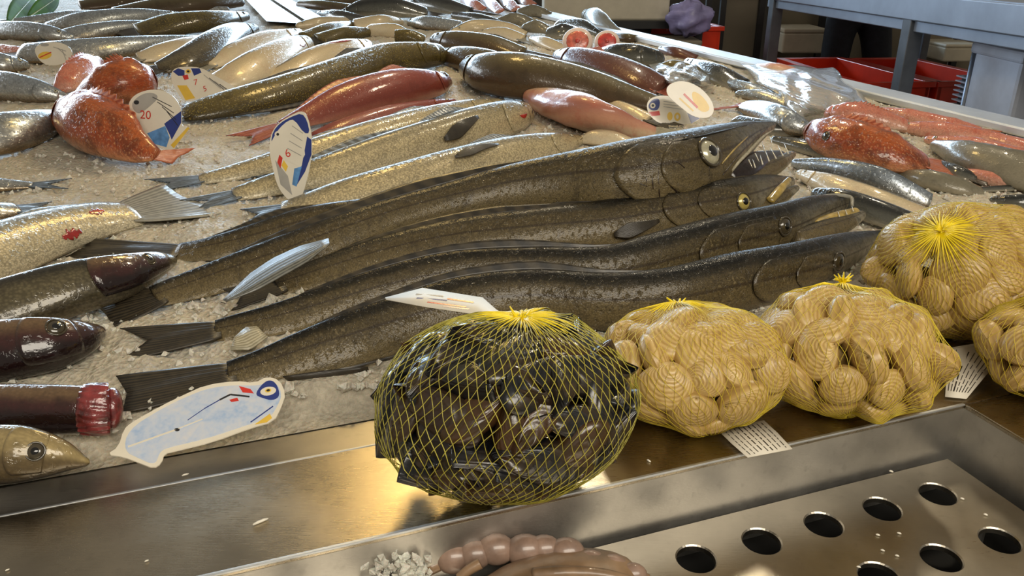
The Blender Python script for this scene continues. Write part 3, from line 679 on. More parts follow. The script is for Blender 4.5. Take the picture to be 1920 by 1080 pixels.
# --- upper left of centre
CK = dict(kind='cream', fmat='fin_grey')
b_, r_ = fish('whiting', label='cream-bellied fish with dark back lying above the striped price card', pts=[(576, 82, 16), (545, 95, 27), (490, 121, 31), (440, 142, 24), (400, 153, 14)], tail=(345, 172, 10, .3), dors=62, lift=.01, group='cream whitings', **CK)
patch(b_, 'blood_smear', lambda p, q: .22 + .12 * p, lambda p, q: math.pi * (.5 + .08 * q * math.sin(p * 3.1)), lambda p, q: .001, 8, 5, .0008, M['blood'], r_)
b_, r_ = fish('whiting', label='cream fish with blood-red gill edge above the golden-brown fish', pts=[(690, 88, 15), (650, 98, 25), (590, 117, 27), (540, 138, 20), (500, 152, 12)], tail=(450, 170, 10, .3), dors=55, group='cream whitings', **CK)
patch(b_, 'blood_smear', lambda p, q: .2 + .3 * p, lambda p, q: math.pi * (.26 + .08 * q * math.sin(p * 3.1)), lambda p, q: .001, 8, 5, .0008, M['blood'], r_)
fish('sea_bass', 'darkbass', 'dark grey curved fish left of the cream-bellied fish', [(478, 54, 10), (440, 66, 24), (400, 86, 28), (350, 111, 22), (300, 128, 12)], (245, 142, 10, .4), 60, .008)
fish('whiting', label='cream fish wedged between the dark grey curved fish and cream-bellied fish', pts=[(562, 62, 9), (500, 76, 18), (440, 99, 18), (390, 121, 12)], tail=(350, 138, 8, .3), dors=50, group='cream whitings', **CK)
fish('whiting', label='pale tan fish left of the dark grey curved fish', pts=[(402, 74, 9), (350, 86, 16), (300, 99, 16), (260, 109, 10)], tail=(222, 120, 8, .3), dors=50, group='cream whitings', **CK)
fish('pouting', 'eel', 'golden fish at the top left above the silver ribbon fish', [(462, 30, 8), (400, 38, 18), (320, 46, 20), (260, 58, 14)], (215, 68, 10, .2), 60, .004)
fish('pouting', 'eel', 'small golden fish right of the blue-grey tray edge', [(662, 46, 7), (620, 56, 14), (575, 70, 12)], (545, 80, 8, .2), 50, .0)
fish('pouting', 'eel', 'small olive fish with dark head beside the cream fish', [(690, 60, 8), (650, 63, 13), (600, 73, 11)], (570, 80, 7, .2), 50, .0)
fish('ling', 'ling', 'brown fish along the top edge at left', [(452, 4, 8), (380, 8, 15), (290, 14, 15), (210, 22, 8)], None, 60, .01)
fish('ling', 'ling', 'mottled brown fish at the top edge above the steel tray strip', [(560, 8, 6), (600, 10, 9), (660, 16, 8)], None, 60, .01)
SK = dict(kind='silver', fmat='fin_blue', group='silver fish at the left back')
fish('scad', label='silver fish with speckled back below the top-left leaf', pts=[(335, 30, 8), (250, 32, 16), (150, 41, 17), (85, 50, 8)], tail=(50, 56, 7, .4), dors=65, **SK)
fish('scad', label='silver fish with dark lower side above the ribbon fish', pts=[(315, 47, 8), (225, 53, 14), (150, 62, 14), (95, 70, 8)], tail=(60, 76, 7, .4), dors=65, **SK)
fish('ribbon_fish', label='long flat silver ribbon fish crossing behind the orange scorpionfish', pts=[(402, 72, 5), (330, 79, 13), (230, 89, 20), (140, 96, 22), (40, 100, 18)], tail=(-40, 104, 8, .2), dors=65, **SK)
fish('scad', label='pale silver fish at the left edge beside the round price card', pts=[(132, 70, 8), (90, 63, 16), (30, 58, 18), (-60, 55, 12)], dors=65, **SK)
fish('scad', label='short silver fish below the pale one at the left edge', pts=[(46, 122, 10), (0, 119, 20), (-80, 116, 20)], dors=60, **SK)
fish('scad', label='blue-silver fish left of the pink scorpionfish', pts=[(128, 184, 7), (70, 171, 22), (0, 161, 28), (-80, 156, 20)], dors=65, **SK)
fish('sea_bream', label='broad silver fish with brown underside at the left edge', pts=[(126, 214, 8), (80, 232, 28), (0, 250, 40), (-100, 262, 40)], dors=65, lift=.004, **SK)
fish('scad', label='tail end of a thin silver fish on bare ice at the left edge', pts=[(-200, 332, 26), (-60, 346, 20), (10, 347, 12), (60, 347, 6)], tail=(132, 344, 9, .6), dors=30, **SK)
fish('scad', label='pale fish tail just above the blood-stained bass at the left', pts=[(-200, 410, 34), (-60, 402, 28), (30, 392, 13)], tail=(112, 386, 9, .5), dors=30, **SK)
# --- left edge
b_, r_ = fish('sea_bass', 'bass', 'blood-stained bass with a broad grey tail fan at the left', [(-190, 545, 60), (-60, 495, 62), (40, 455, 52), (120, 428, 43), (190, 410, 34), (245, 401, 25)], (368, 372, 40, .10), 42, fins='D', fmat='fin_grey', group='bass at the left edge')
for (x, y, l, w) in ((135, 440, .10, .20), (182, 398, .07, .15)):
    u, th = px_on(b_, x, y)
    patch(b_, 'blood_smear', lambda p, q: u - l / 2 + l * p, lambda p, q: th + w * 2 * (q - .5) * math.sin(.2 + p * 2.7) * (1 + .35 * math.sin(p * 21) + .25 * math.sin(p * 37 + q * 4)), lambda p, q: .0006, 26, 6, .0008, M['blood'], r_)
b_, r_ = fish('sea_bass', 'darkbass', 'dark glossy bass with a maroon head touching the hake tail', [(322, 488, 12), (290, 497, 26), (230, 517, 42), (130, 542, 52), (0, 577, 53), (-150, 612, 45)], None, 60, .012, .7, '', n=60, seg=30, group='bass at the left edge')
u, th = px_on(b_, 279, 486); eye(b_, u, th, PX(b_, 11), M['iris_dark'], r_)
ug, _ = px_on(b_, 170, 520)
patch(b_, 'gill_cover', lambda p, q: .05 + (ug - .05 - .03 * (2 * q - 1) ** 2) * p, lambda p, q: math.pi * (.14 + .62 * q), lambda p, q: .0030 * p ** 2 * (1 - (2 * q - 1) ** 6) - .0003, 14, 20, .002, M['maroon'], r_, True)
b_, r_ = fish('sea_bass', 'maroon', 'wet maroon-brown fish head at the left edge, above the red-gilled one', [(184, 624, 18), (150, 634, 36), (90, 646, 52), (0, 657, 58), (-120, 672, 55)], None, 60, .004, .7, n=50, seg=30, group='bass at the left edge')
u, th = px_on(b_, 104, 616); eye(b_, u, th, PX(b_, 15), M['iris_dark'], r_)
ug, _ = px_on(b_, 30, 640)
patch(b_, 'gill_cover', lambda p, q: .22 + (ug - .22 - .04 * (2 * q - 1) ** 2) * p, lambda p, q: math.pi * (.1 + .66 * q), lambda p, q: .0030 * p ** 2 * (1 - (2 * q - 1) ** 6) - .0003, 12, 18, .002, M['maroon'], r_, True)
b_, r_ = fish('sea_bass', 'maroon', 'headless dark maroon fish with red gill collar at the left edge', [(205, 766, 40), (180, 768, 44), (100, 768, 47), (0, 768, 48), (-120, 770, 45)], None, 60, .004, .75, n=40, seg=30, blunt=True, group='bass at the left edge')
patch(b_, 'gill_collar', lambda p, q: -.0 + .13 * p, lambda p, q: math.pi * (-.2 + 1.3 * q), lambda p, q: .0004 + .0025 * (1 - p) + .0006 * math.sin(q * 41 + 3 * math.sin(q * 17)) + .0005 * math.sin(q * 90 + p * 7), 8, 70, .0012, M['gill'], r_)
m = MB(); m.ellipsoid(b_.c[0] - b_.T[0] * .003, b_.D[0] * b_.h[0] * .98, b_.L[0] * b_.w[0] * .98, b_.T[0] * .009, 24, 12); m.build('cut_face', M['gill'], r_, True)
b_, r_ = fish('sea_bass', 'tan', 'tan fish head pointing at the silver price card, bottom of the left edge', [(158, 866, 10), (112, 857, 33), (50, 852, 51), (0, 852, 56), (-120, 860, 60)], None, 60, .0, .7, n=50, seg=30, group='bass at the left edge')
u, th = px_on(b_, 66, 848); eye(b_, u, th, PX(b_, 15), M['iris_dark'], r_)
ug, _ = px_on(b_, 8, 850)
patch(b_, 'gill_cover', lambda p, q: .24 + (ug - .24 - .04 * (2 * q - 1) ** 2) * p, lambda p, q: math.pi * (.1 + .66 * q), lambda p, q: .0030 * p ** 2 * (1 - (2 * q - 1) ** 6) - .0003, 12, 18, .002, M['tan'], r_, True)
# --- scorpionfish
fish('scorpionfish', 'scorp', 'mottled orange scorpionfish nearest the ice clearing at left', [(128, 214, 30), (160, 225, 54), (210, 250, 52), (258, 280, 30), (292, 291, 13)], (346, 292, 14, .1), 60, .01, .9, 's', fmat='fin_orange', n=40, seg=30, group='scorpionfish at left')
fish('scorpionfish', 'scorp', 'bright orange scorpionfish behind the round price card marked 20', [(272, 152, 26), (245, 152, 41), (200, 158, 38), (160, 168, 20)], (126, 178, 12, .1), 70, .008, .9, 's', fmat='fin_orange', seg=30, group='scorpionfish at left')
fish('scorpionfish', 'rosy', 'pinkish white scorpionfish left of the bright orange one', [(183, 122, 16), (160, 132, 27), (130, 152, 24), (108, 168, 10)], (90, 182, 8, .1), 75, .006, .9, 's', fmat='fin_orange', seg=26, group='scorpionfish at left')
b_, r_ = fish('scorpionfish', 'scorp', 'large red-orange scorpionfish at right above the silver bass', [(1522, 246, 18), (1550, 254, 35), (1610, 269, 42), (1680, 290, 33), (1735, 305, 16)], (1782, 318, 14, .1), 62, .01, .9, 's', fmat='fin_orange', seg=30, n=50)
u, th = px_on(b_, 1549, 255); eye(b_, u, th, PX(b_, 7), M['iris_dark'], r_)
fish('scorpionfish', 'rosy', 'rosy scorpionfish head just behind the large red-orange one', [(1560, 214, 16), (1590, 214, 22), (1650, 223, 18), (1700, 234, 10)], None, 70, .02, .9, 's', fmat='fin_orange')
RK = dict(kind='rosy', fmat='fin_orange', group='rosy fish by the steel rim')
fish('red_mullet', label='rosy fish nearest the steel rim at far right', pts=[(1640, 208, 8), (1700, 218, 14), (1780, 234, 14), (1840, 246, 8)], tail=(1880, 254, 7, .3), dors=60, lift=.0, **RK)
fish('red_mullet', label='rosy fish below the one nearest the steel rim', pts=[(1690, 238, 10), (1760, 246, 17), (1840, 258, 16), (1910, 272, 8)], tail=(1950, 280, 7, .3), dors=60, lift=.0, **RK)
fish('red_mullet', label='rosy fish running off the right edge under the steel rim', pts=[(1800, 250, 8), (1860, 262, 14), (1930, 280, 16), (2000, 300, 10)], dors=60, **RK)
fish('red_mullet', label='rosy fish behind the grey-brown smooth fish at the right edge', pts=[(1740, 262, 8), (1810, 272, 16), (1900, 292, 18), (1980, 312, 12)], dors=60, **RK)
fish('squid', 'grey', 'smooth grey-brown squid body at the right edge', [(1752, 272, 10), (1810, 290, 27), (1880, 310, 34), (1970, 335, 36)], None, 60, .004, .8, cat='squid')
fish('red_mullet', label='orange-pink fish at the right edge under the smooth squid body', pts=[(1800, 322, 8), (1860, 334, 14), (1930, 345, 16), (2000, 355, 14)], dors=60, **RK)
BK = dict(kind='black', fmat='fin_dark', group='dark-backed fish on the right')
fish('mackerel', label='dark green tail piece left of the squid body', pts=[(1752, 303, 6), (1795, 322, 12), (1830, 336, 9)], tail=(1868, 347, 8, .4), dors=60, **BK)
fish('mackerel', label='black-backed fish in front of the silver bass, beside the right clam bag', pts=[(1530, 363, 12), (1580, 376, 22), (1650, 400, 24), (1740, 432, 20)], dors=60, lift=.004, **BK)
fish('mackerel', label='thin black and white fish under the large red-orange scorpionfish', pts=[(1452, 262, 8), (1520, 278, 14), (1600, 300, 12), (1670, 318, 8)], tail=(1720, 330, 8, .4), dors=50, **BK)
fish('mackerel', label='dark thin tail behind the right clam bag', pts=[(1960, 349, 6), (1880, 353, 6), (1820, 356, 5)], tail=(1760, 354, 6, .5), dors=40, **BK)
fish('mackerel', label='dark fish at the right edge just above the right clam bag', pts=[(1862, 374, 6), (1910, 378, 14), (1990, 384, 18)], dors=60, **BK)
b_, r_ = fish('sea_bass', 'silver', 'bright silver bass between the scorpionfish and the right clam bag', [(1492, 308, 10), (1560, 318, 21), (1640, 339, 28), (1700, 361, 22), (1745, 376, 13)], None, 118, .004, .75, '', fmat='fin_blue', gill=(.05, .2))
fish('whiting', label='pale cream fish under the bright silver bass', pts=[(1500, 326, 10), (1560, 348, 22), (1640, 378, 26), (1730, 408, 20)], dors=50, kind='cream', fmat='fin_grey')
fish('squid', 'grey', 'pale lump of seafood on ice right of the bright silver bass', [(1690, 326, 8), (1740, 336, 18), (1800, 350, 16), (1840, 358, 8)], None, 60, 0, .8, cat='squid')
fish('mackerel', label='dark fish with pale belly beside the pair of price cards', pts=[(1288, 118, 10), (1340, 138, 19), (1390, 160, 15)], tail=(1425, 182, 10, .4), dors=60, **BK)
fish('gurnard', 'silver', 'silver fish with a rust-red tail right of the pair of price cards', [(1520, 246, 12), (1470, 226, 24), (1425, 207, 20), (1395, 197, 12)], (1345, 202, 16, .3), 62, .006, .75, '', fmat='fin_red')
fish('mackerel', label='narrow dark fish under the rust-red tail', pts=[(1500, 248, 8), (1440, 240, 14), (1380, 224, 10)], dors=60, **BK)
# --- far back, top of the frame
fish('mackerel', label='black fish at the top edge, left of two', pts=[(642, 25, 6), (680, 16, 16), (740, 15, 18), (800, 23, 9)], tail=(835, 32, 6, .4), dors=60, lift=.01, **BK)
fish('mackerel', label='black fish at the top edge, right of two', pts=[(772, 8, 9), (820, 9, 15), (880, 22, 9)], tail=(935, 33, 6, .4), dors=60, lift=.01, **BK)
fish('whiting', label='small cream fish below the left black fish at top', pts=[(752, 40, 6), (715, 41, 13), (665, 46, 10)], dors=60, group='cream whitings', **CK)
fish('whiting', label='small cream fish right of the dark round tail stump', pts=[(770, 66, 6), (740, 58, 13), (690, 56, 11)], dors=60, group='cream whitings', **CK)
fish('scad', label='white-silver fish below the right black fish at top', pts=[(768, 42, 7), (800, 43, 13), (860, 50, 11)], tail=(900, 58, 6, .3), dors=60, **SK)
fish('whiting', label='cream fish between the white-silver fish and slim ling', pts=[(850, 60, 7), (890, 50, 13), (950, 54, 12), (985, 64, 6)], dors=60, group='cream whitings', **CK)
fish('whiting', label='brownish cream fish with pale edge right of the slim ling', pts=[(900, 62, 6), (940, 62, 11), (980, 72, 8)], tail=(1010, 84, 5, .3), dors=60, group='cream whitings', **CK)
fish('pouting', 'eel', 'dark round tail stump above the golden-brown fish head', [(742, 68, 12), (765, 68, 13), (795, 74, 8)], None, 60, .01, .9, blunt=True)
GK = dict(kind='grey', fmat='fin_grey', group='grey cuttlefish at the back')
for i, (p, lb) in enumerate((([(936, 40, 7), (965, 36, 12), (995, 42, 8)], 'grey cuttlefish left of the group at the back'), ([(975, 22, 7), (1000, 20, 11), (1030, 28, 6)], 'grey cuttlefish highest of the group at the back'), ([(985, 52, 8), (1005, 50, 12), (1030, 58, 7)], 'grey cuttlefish lowest of the group at the back'))):
    fish('cuttlefish', label=lb, pts=p, dors=60, lift=.006 * i, cat='cuttlefish', **GK)
fish('mackerel', label='dark fish left of the cut fish steaks', pts=[(1086, 60, 8), (1056, 59, 15), (1026, 62, 10)], dors=60, lift=.006, **BK)
fish('mackerel', label='dark arched fish behind the cut fish steaks', pts=[(1122, 62, 6), (1090, 48, 12), (1050, 42, 9)], dors=60, **BK)
fish('ray_wing', 'grey', 'grey wedge-shaped ray wing by the white box', [(1096, 26, 9), (1115, 33, 18), (1145, 54, 11), (1168, 66, 5)], None, 60, .0, .6)
fish('gurnard', 'ling', 'small brown fish at the steel rim beyond the cut steaks', [(1203, 72, 5), (1178, 71, 8), (1150, 66, 7)], None, 60, .0)
for i, (p, lb) in enumerate((([(868, 0, 8), (885, 8, 11), (905, 18, 7)], 'pink fish fillet at the top edge, leftmost of four'), ([(905, -2, 8), (920, 8, 11), (938, 22, 8)], 'pink fish fillet at the top edge, second of four'), ([(940, -4, 8), (952, 6, 11), (968, 18, 8)], 'pink fish fillet at the top edge, third of four'), ([(975, -4, 8), (985, 3, 9), (1000, 10, 6)], 'pink fish fillet at the top edge, rightmost of four'))):
    fish('fish_fillet', 'rosy', lb, p, None, 60, .004, .5, group='pink fillets at the back', cat='fillet', n=16)

# more of the pile at the back
fish('ling', 'ling', 'brown fish at the top edge right of the garnish leaves', [(300, 0, 7), (230, 3, 12), (150, 10, 9)], None, 60, .0)
fish('scad', label='thin silver fish under the brown fish at the top left', pts=[(425, 18, 6), (350, 20, 10), (270, 26, 9), (200, 32, 5)], dors=65, **SK)
fish('scad', label='silver fish beside the garnish leaves', pts=[(190, 24, 5), (130, 30, 10), (60, 40, 10), (0, 46, 8)], dors=65, **SK)
fish('red_mullet', label='pinkish fish at the left edge under the faded round card', pts=[(96, 112, 6), (40, 100, 12), (-30, 94, 13)], dors=60, kind='rosy', fmat='fin_orange')
fish('mackerel', label='blue-grey fish head right of the narrow divider strip', pts=[(598, 26, 6), (635, 30, 11), (690, 40, 8)], dors=60, **BK)
fish('ling', 'ling', 'olive fish at the top edge above the left black fish', [(600, 8, 6), (640, 4, 9), (690, 2, 8)], None, 60, .0)
fish('whiting', label='cream fish behind the blue-grey fish head', pts=[(560, 48, 6), (600, 42, 10), (650, 38, 8)], dors=60, group='cream whitings', **CK)
fish('mackerel', label='dark fish under the pink fillets at the top', pts=[(850, 28, 6), (895, 34, 9), (945, 46, 6)], dors=60, **BK)
fish('whiting', label='white fish left of the cut steak with pink flesh', pts=[(995, 74, 6), (1022, 80, 11), (1058, 92, 8)], dors=60, group='cream whitings', **CK)
fish('gurnard', 'redbrown', 'small pinkish brown fish by the rim right of the green-black fish', [(1238, 92, 6), (1266, 98, 10), (1305, 108, 6)], None, 60, .0)
fish('pouting', 'eel', 'olive fish head under the clear film above the pair of price cards', [(1226, 134, 9), (1262, 130, 17), (1315, 138, 10)], None, 60, .0)
fish('scad', label='silver fish under the pale squid at right', pts=[(1384, 176, 7), (1430, 182, 13), (1500, 204, 10)], dors=65, **SK)
fish('scad', label='silver fish beside the rust-red tail', pts=[(1345, 150, 7), (1400, 166, 12), (1460, 184, 8)], dors=65, **SK)

# cut fish steaks
def steak(label, c, r, flesh, back):
    P = W(c[0], c[1], r * 2.6 / F * 1.0); k = depth(P) / F; R = r * k
    P = W(c[0], c[1], R * .9); root = empty('fish_steak', P - np.array([0, 0, R * .9]), label, 'fish steak', 'cut fish steaks')
    ax = nrm(np.array([-.12, -1, .35])); x = nrm(np.cross([0, 0, 1.], ax)); y = np.cross(ax, x)
    m = MB(); V = []; Fc = []; n = 28
    for j, (q, s_) in enumerate(((-.9, .75), (-.6, 1), (.35, 1.02), (.44, .96))):
        for i in range(n):
            a = 2 * math.pi * i / n; V.append(P + ax * R * q + (x * math.cos(a) + y * math.sin(a) * .9) * R * s_)
    for j in range(3):
        for i in range(n): Fc.append([j * n + i, j * n + (i + 1) % n, (j + 1) * n + (i + 1) % n, (j + 1) * n + i])
    Fc += [list(range(n))[::-1], [3 * n + i for i in range(n)]]
    mesh_obj('skin', V, Fc, M['flesh_rim'], root)
    m = MB(); m.ellipsoid(P + ax * R * .44, x * R * .76, y * R * .68, ax * R * .10, 24, 8); m.build('flesh', flesh, root, True)
    m = MB(); m.ellipsoid(P + ax * R * .54, x * R * .16, y * R * .16, ax * R * .06, 14, 6); m.build('bone', M['flesh_red'], root, True)
steak('cut fish steak with pink flesh and white rim, left of two', (1083, 80), 28, M['flesh'], None)
steak('cut fish steak with deep red flesh, right of two', (1138, 80), 23, M['flesh_red'], None)

# steel strip and leaf at the top left
m = MB(); a = W(462, 2, .01); b = W(590, 46, .01); wv = W(520, 0, .01) - W(470, 0, .01)
m.add([W(458, -4, .02), W(500, -4, .02), W(572, 44, .02), W(500, 40, .02), W(458, -4, .0), W(500, -4, .0), W(572, 44, .0), W(500, 40, .0)], [[0, 3, 2, 1], [4, 5, 6, 7], [0, 1, 5, 4], [1, 2, 6, 5], [2, 3, 7, 6], [3, 0, 4, 7]])
o = m.build('divider_strip', M['steel_rim'], None); tag(o, 'flat blue-grey steel divider strip between the fish at the top left', 'divider', 'steel dividers')
m = MB()
m.add([W(508, -4, .02), W(540, -4, .02), W(608, 34, .02), W(582, 44, .02), W(508, -4, .0), W(540, -4, .0), W(608, 34, .0), W(582, 44, .0)], [[0, 3, 2, 1], [4, 5, 6, 7], [0, 1, 5, 4], [1, 2, 6, 5], [2, 3, 7, 6], [3, 0, 4, 7]])
o = m.build('divider_strip', M['steel_rim'], None); tag(o, 'narrower blue-grey steel strip right of the wider divider strip', 'divider', 'steel dividers')
M['leaf'] = plain('leaf_green', C(66, 116, 20), .7, var=.35, nscale=12)
def leaf(label, base, tip, wpx):
    a = W(*base, .02); b = W(*tip, .07); ax = b - a; wv = nrm(np.cross(ax, CAM - a)) * wpx * depth(a) / F; up_ = nrm(np.cross(wv, ax))
    G = np.empty((12, 7, 3))
    for i in range(12):
        p = i / 11; w = math.sin(math.pi * min(1, p * .96 + .04)) ** .8
        for j in range(7):
            s_ = (j - 3) / 3; G[i, j] = a + ax * p + wv * s_ * w + up_ * (.004 * abs(s_) * w + .012 * math.sin(p * 3))
    root = empty('garnish_leaf', a - np.array([0, 0, .015]), label, 'leaf', 'garnish leaves')
    sheet('blade', G, up_, .0012, M['leaf'], root)
    m = MB(); m.tube([a + ax * q + up_ * (.012 * math.sin(q * 3) + .002) for q in np.linspace(-.15, .98, 9)], [.004, .0036, .0032, .0028, .0024, .002, .0016, .0012, .0006], 6); m.build('midrib', plain_pale, root, True)
plain_pale = plain('leaf_midrib', C(176, 190, 140), .4)
leaf('big green garnish leaf in the top left corner', (16, 46), (62, -6), 22)
leaf('second green leaf behind the big one in the top left corner', (52, 34), (110, -6), 16)

# plastic bag heap by the steel rim, right
def plastic_mat(name, col, tr):
    t = NT(name); t.set(Base__Color=col, Roughness=.16, Transmission__Weight=tr, IOR=1.25, Coat__Weight=.3)
    t.bump(t.noise(t.obj(), 26, 4), .5, .01, False); return t.m
M['plastic'] = plastic_mat('clear_plastic', (.86, .87, .86, 1), .75)
M['plastic_lilac'] = plain('lilac_plastic', C(150, 144, 190), .35, var=.2, nscale=14, bump=.5)
def crumple(name, label, quad, hts, amp, mat, cat, seed):
    r = np.random.default_rng(seed); n = 26
    q = [np.array(p, float) for p in quad]; G = np.empty((n, n, 3)); ph = r.uniform(0, 6, 12)
    for i in range(n):
        for j in range(n):
            a, b = i / (n - 1), j / (n - 1)
            p = (q[0] * (1 - a) + q[1] * a) * (1 - b) + (q[3] * (1 - a) + q[2] * a) * b
            e = math.sin(math.pi * a) * math.sin(math.pi * b)
            fold = abs(math.sin(9 * a + 5 * b + ph[0])) * .5 + abs(math.sin(7 * b - 6 * a + ph[1])) * .5 + .25 * math.sin(23 * a + ph[2]) * math.sin(19 * b + ph[3])
            G[i, j] = W(p[0] + 4 * math.sin(12 * b + ph[4]), p[1] + 2 * math.sin(14 * a + ph[5]), hts * (e ** .5) + amp * fold + .004)
    loc = G.reshape(-1, 3).mean(0); loc[2] = bedz(loc)
    root = empty(name, loc, label, cat)
    sheet('film', G, np.array([0, 0, 1.]), .0006, mat, root)
GKB = dict(kind='pink', fmat='fin_pale', group='pale squid under the plastic film', cat='squid')
for i, (p, lb) in enumerate((([(1420, 128, 9), (1455, 134, 16), (1500, 146, 14)], 'pale squid at the upper left under the clear plastic film'), ([(1470, 150, 10), (1510, 156, 18), (1560, 172, 15)], 'pale squid in the middle under the clear plastic film'), ([(1500, 180, 9), (1535, 186, 16), (1575, 200, 12)], 'pale squid at the lower right under the clear plastic film'), ([(1430, 160, 8), (1465, 172, 14), (1500, 190, 12)], 'pale squid at the lower left under the clear plastic film'))):
    fish('squid', label=lb, pts=p, dors=60, n=20, **GKB)
crumple('plastic_film', 'crumpled clear plastic film over pale squid by the steel rim', [(1385, 118), (1560, 128), (1640, 200), (1500, 222)], .05, .012, M['plastic'], 'plastic film', 3)
crumple('plastic_film', 'clear plastic film over the pair of price cards heap', [(1215, 120), (1300, 112), (1340, 160), (1225, 165)], .05, .02, M['plastic'], 'plastic film', 5)

# ------------------------------------------------------------------ price cards
M['card'] = plain('card_white', C(226, 218, 200), .28, coat=.5, var=.04)
def holo():
    t = NT('holographic_card'); o = t.obj(); a = t.noise(o, 26, 4, .7); b = t.noise(o, 160, 2)
    t.l(t.ramp(t.math('ADD', t.math('MULTIPLY', a, .7), t.math('MULTIPLY', b, .3)), [(.3, C(150, 186, 232)), (.5, C(206, 218, 238)), (.7, C(232, 230, 230))]), t.b.inputs['Base Color'])
    t.set(Roughness=.25, Metallic=.2, Coat__Weight=.8); return t.m
M['holo'] = holo()
M['p_blue'] = plain('print_blue', C(38, 56, 128), .3, coat=.5, var=.1)
M['p_sky'] = plain('print_sky', C(96, 150, 206), .3, coat=.5, var=.25, nscale=60)
M['p_red'] = plain('print_red', C(204, 52, 40), .3, coat=.5, var=.1)
M['p_yel'] = plain('print_yellow', C(230, 190, 70), .3, coat=.5, var=.1)
M['p_blk'] = plain('print_black', C(34, 32, 34), .3, coat=.5, var=.1)
M['p_gry'] = plain('print_grey', C(168, 164, 156), .3, coat=.5, var=.1)
M['paper'] = plain('paper_white', C(222, 214, 196), .6, var=.04)
class Card:
    """a flat card standing at a place: pixels are met with its plane once to get its outline"""
    def __init__(s, name, label, base, normal, h, cat='price card', group=None, thick=.0012, z=None):
        s.p = W(base[0], base[1], h) if z is None else onz(base[0], base[1], z); s.n = nrm(np.array(normal, float))
        s.n = s.n if s.n @ (CAM - s.p) > 0 else -s.n
        s.root = empty(name, s.p, label, cat, group); s.th = thick; s.bend = None
    def at(s, x, y, o=0.):
        d = ray(x, y); t = ((s.p - CAM) @ s.n) / (d @ s.n); q = CAM + d * t
        return q + s.n * o
    def poly(s, name, pts, mat, lo, hi):
        n = len(pts); V = [s.at(x, y, hi) for x, y in pts] + [s.at(x, y, lo) for x, y in pts]
        Fc = [list(range(n)), list(range(2 * n - 1, n - 1, -1))] + [[i, n + i, n + (i + 1) % n, (i + 1) % n] for i in range(n)]
        return mesh_obj(name, V, Fc, mat, s.root, False)
    def base(s, pts, mat, name='card'): return s.poly(name, pts, mat, -s.th, 0)
    def mark(s, pts, mat, lv=1, name='print'): return s.poly(name, pts, mat, .00002, .00018 * lv)
    def text(s, txt, a, b, size_px, mat, lv=2):
        """text baseline from pixel a toward pixel b"""
        c = bpy.data.curves.new('price', 'FONT'); c.body = txt; c.size = 1; c.extrude = .0
        tmp = bpy.data.objects.new('tmp', c); COL.objects.link(tmp); bpy.context.view_layer.update()
        me = bpy.data.meshes.new_from_object(tmp.evaluated_get(bpy.context.evaluated_depsgraph_get()))
        bpy.data.objects.remove(tmp); bpy.data.curves.remove(c)
        A = s.at(*a, .0004); X = nrm(s.at(*b, .0004) - A); Y = np.cross(s.n, X); k = size_px * depth(A) / F; L = parent_loc(s.root)
        for v in me.vertices:
            q = A + X * v.co.x * k + Y * v.co.y * k - L; v.co = q
        me.name = 'price'; me.materials.clear(); me.materials.append(mat); o = bpy.data.objects.new('price', me); COL.objects.link(o); o.parent = s.root
def smooth_poly(pts, k=3):
    P = np.array(pts, float)
    for _ in range(k):
        Q = np.roll(P, -1, 0); P = np.stack([P * .75 + Q * .25, P * .25 + Q * .75], 1).reshape(-1, 2)
    return [tuple(q) for q in P]
def ell(cx, cy, rx, ry, rot=0, n=20):
    c, s_ = math.cos(math.radians(rot)), math.sin(math.radians(rot))
    return [(cx + rx * math.cos(a) * c - ry * math.sin(a) * s_, cy + rx * math.cos(a) * s_ + ry * math.sin(a) * c) for a in np.linspace(0, 2 * math.pi, n, endpoint=False)]
def bar(a, b, w):
    a, b = np.array(a, float), np.array(b, float); d = (b - a) / np.linalg.norm(b - a); n_ = np.array([-d[1], d[0]]) * w / 2
    return [tuple(a + n_), tuple(b + n_), tuple(b - n_), tuple(a - n_)]

# front silver card lying at the edge of the ice
PC = 'fish-shaped price cards'
c = Card('price_card', 'silver-blue fish-shaped price card lying at the ice edge in front', (380, 790), (.06, -.25, .97), .016, group=PC)
outl = [(200, 852), (222, 838), (232, 805), (245, 793), (300, 762), (345, 740), (385, 722), (440, 714), (478, 718), (500, 706), (524, 712), (536, 738), (528, 762), (514, 790), (470, 802), (400, 828), (330, 845), (308, 850), (303, 868), (288, 878), (262, 868), (230, 856)]
c.base(smooth_poly(outl, 1), M['card'])
inn = [(232, 846), (240, 806), (300, 768), (345, 746), (390, 728), (440, 722), (486, 724), (504, 714), (520, 720), (529, 740), (520, 762), (506, 784), (460, 798), (390, 822), (320, 838), (300, 846), (294, 866), (284, 870), (262, 860)]
c.mark(smooth_poly(inn, 2), M['holo'], 1, 'silver_face')
c.mark(smooth_poly([(478, 740), (490, 722), (504, 712), (518, 718), (526, 742), (512, 752), (490, 746)], 2), M['p_blue'], 2, 'print_head')
c.mark(ell(503, 734, 15, 8, -10), M['card'], 3, 'print_eye'); c.mark(ell(503, 733, 6, 3.5, -10), M['p_yel'], 4, 'print_eye'); c.mark(ell(503, 733, 3.5, 2, -10), M['p_blk'], 5, 'print_eye')
c.mark([(448, 724), (470, 730), (476, 738), (455, 736)], M['p_red'], 2); c.mark([(430, 750), (445, 746), (448, 752), (434, 754)], M['p_red'], 2)
for a, b, w in (((412, 750), (432, 740), 3), ((432, 740), (468, 744), 3), ((384, 766), (412, 750), 1.6), ((352, 788), (384, 766), 1.2), ((470, 792), (512, 762), 2)):
    c.mark(bar(a, b, w), M['p_blk'] if w > 2.5 else M['p_blue'], 2)
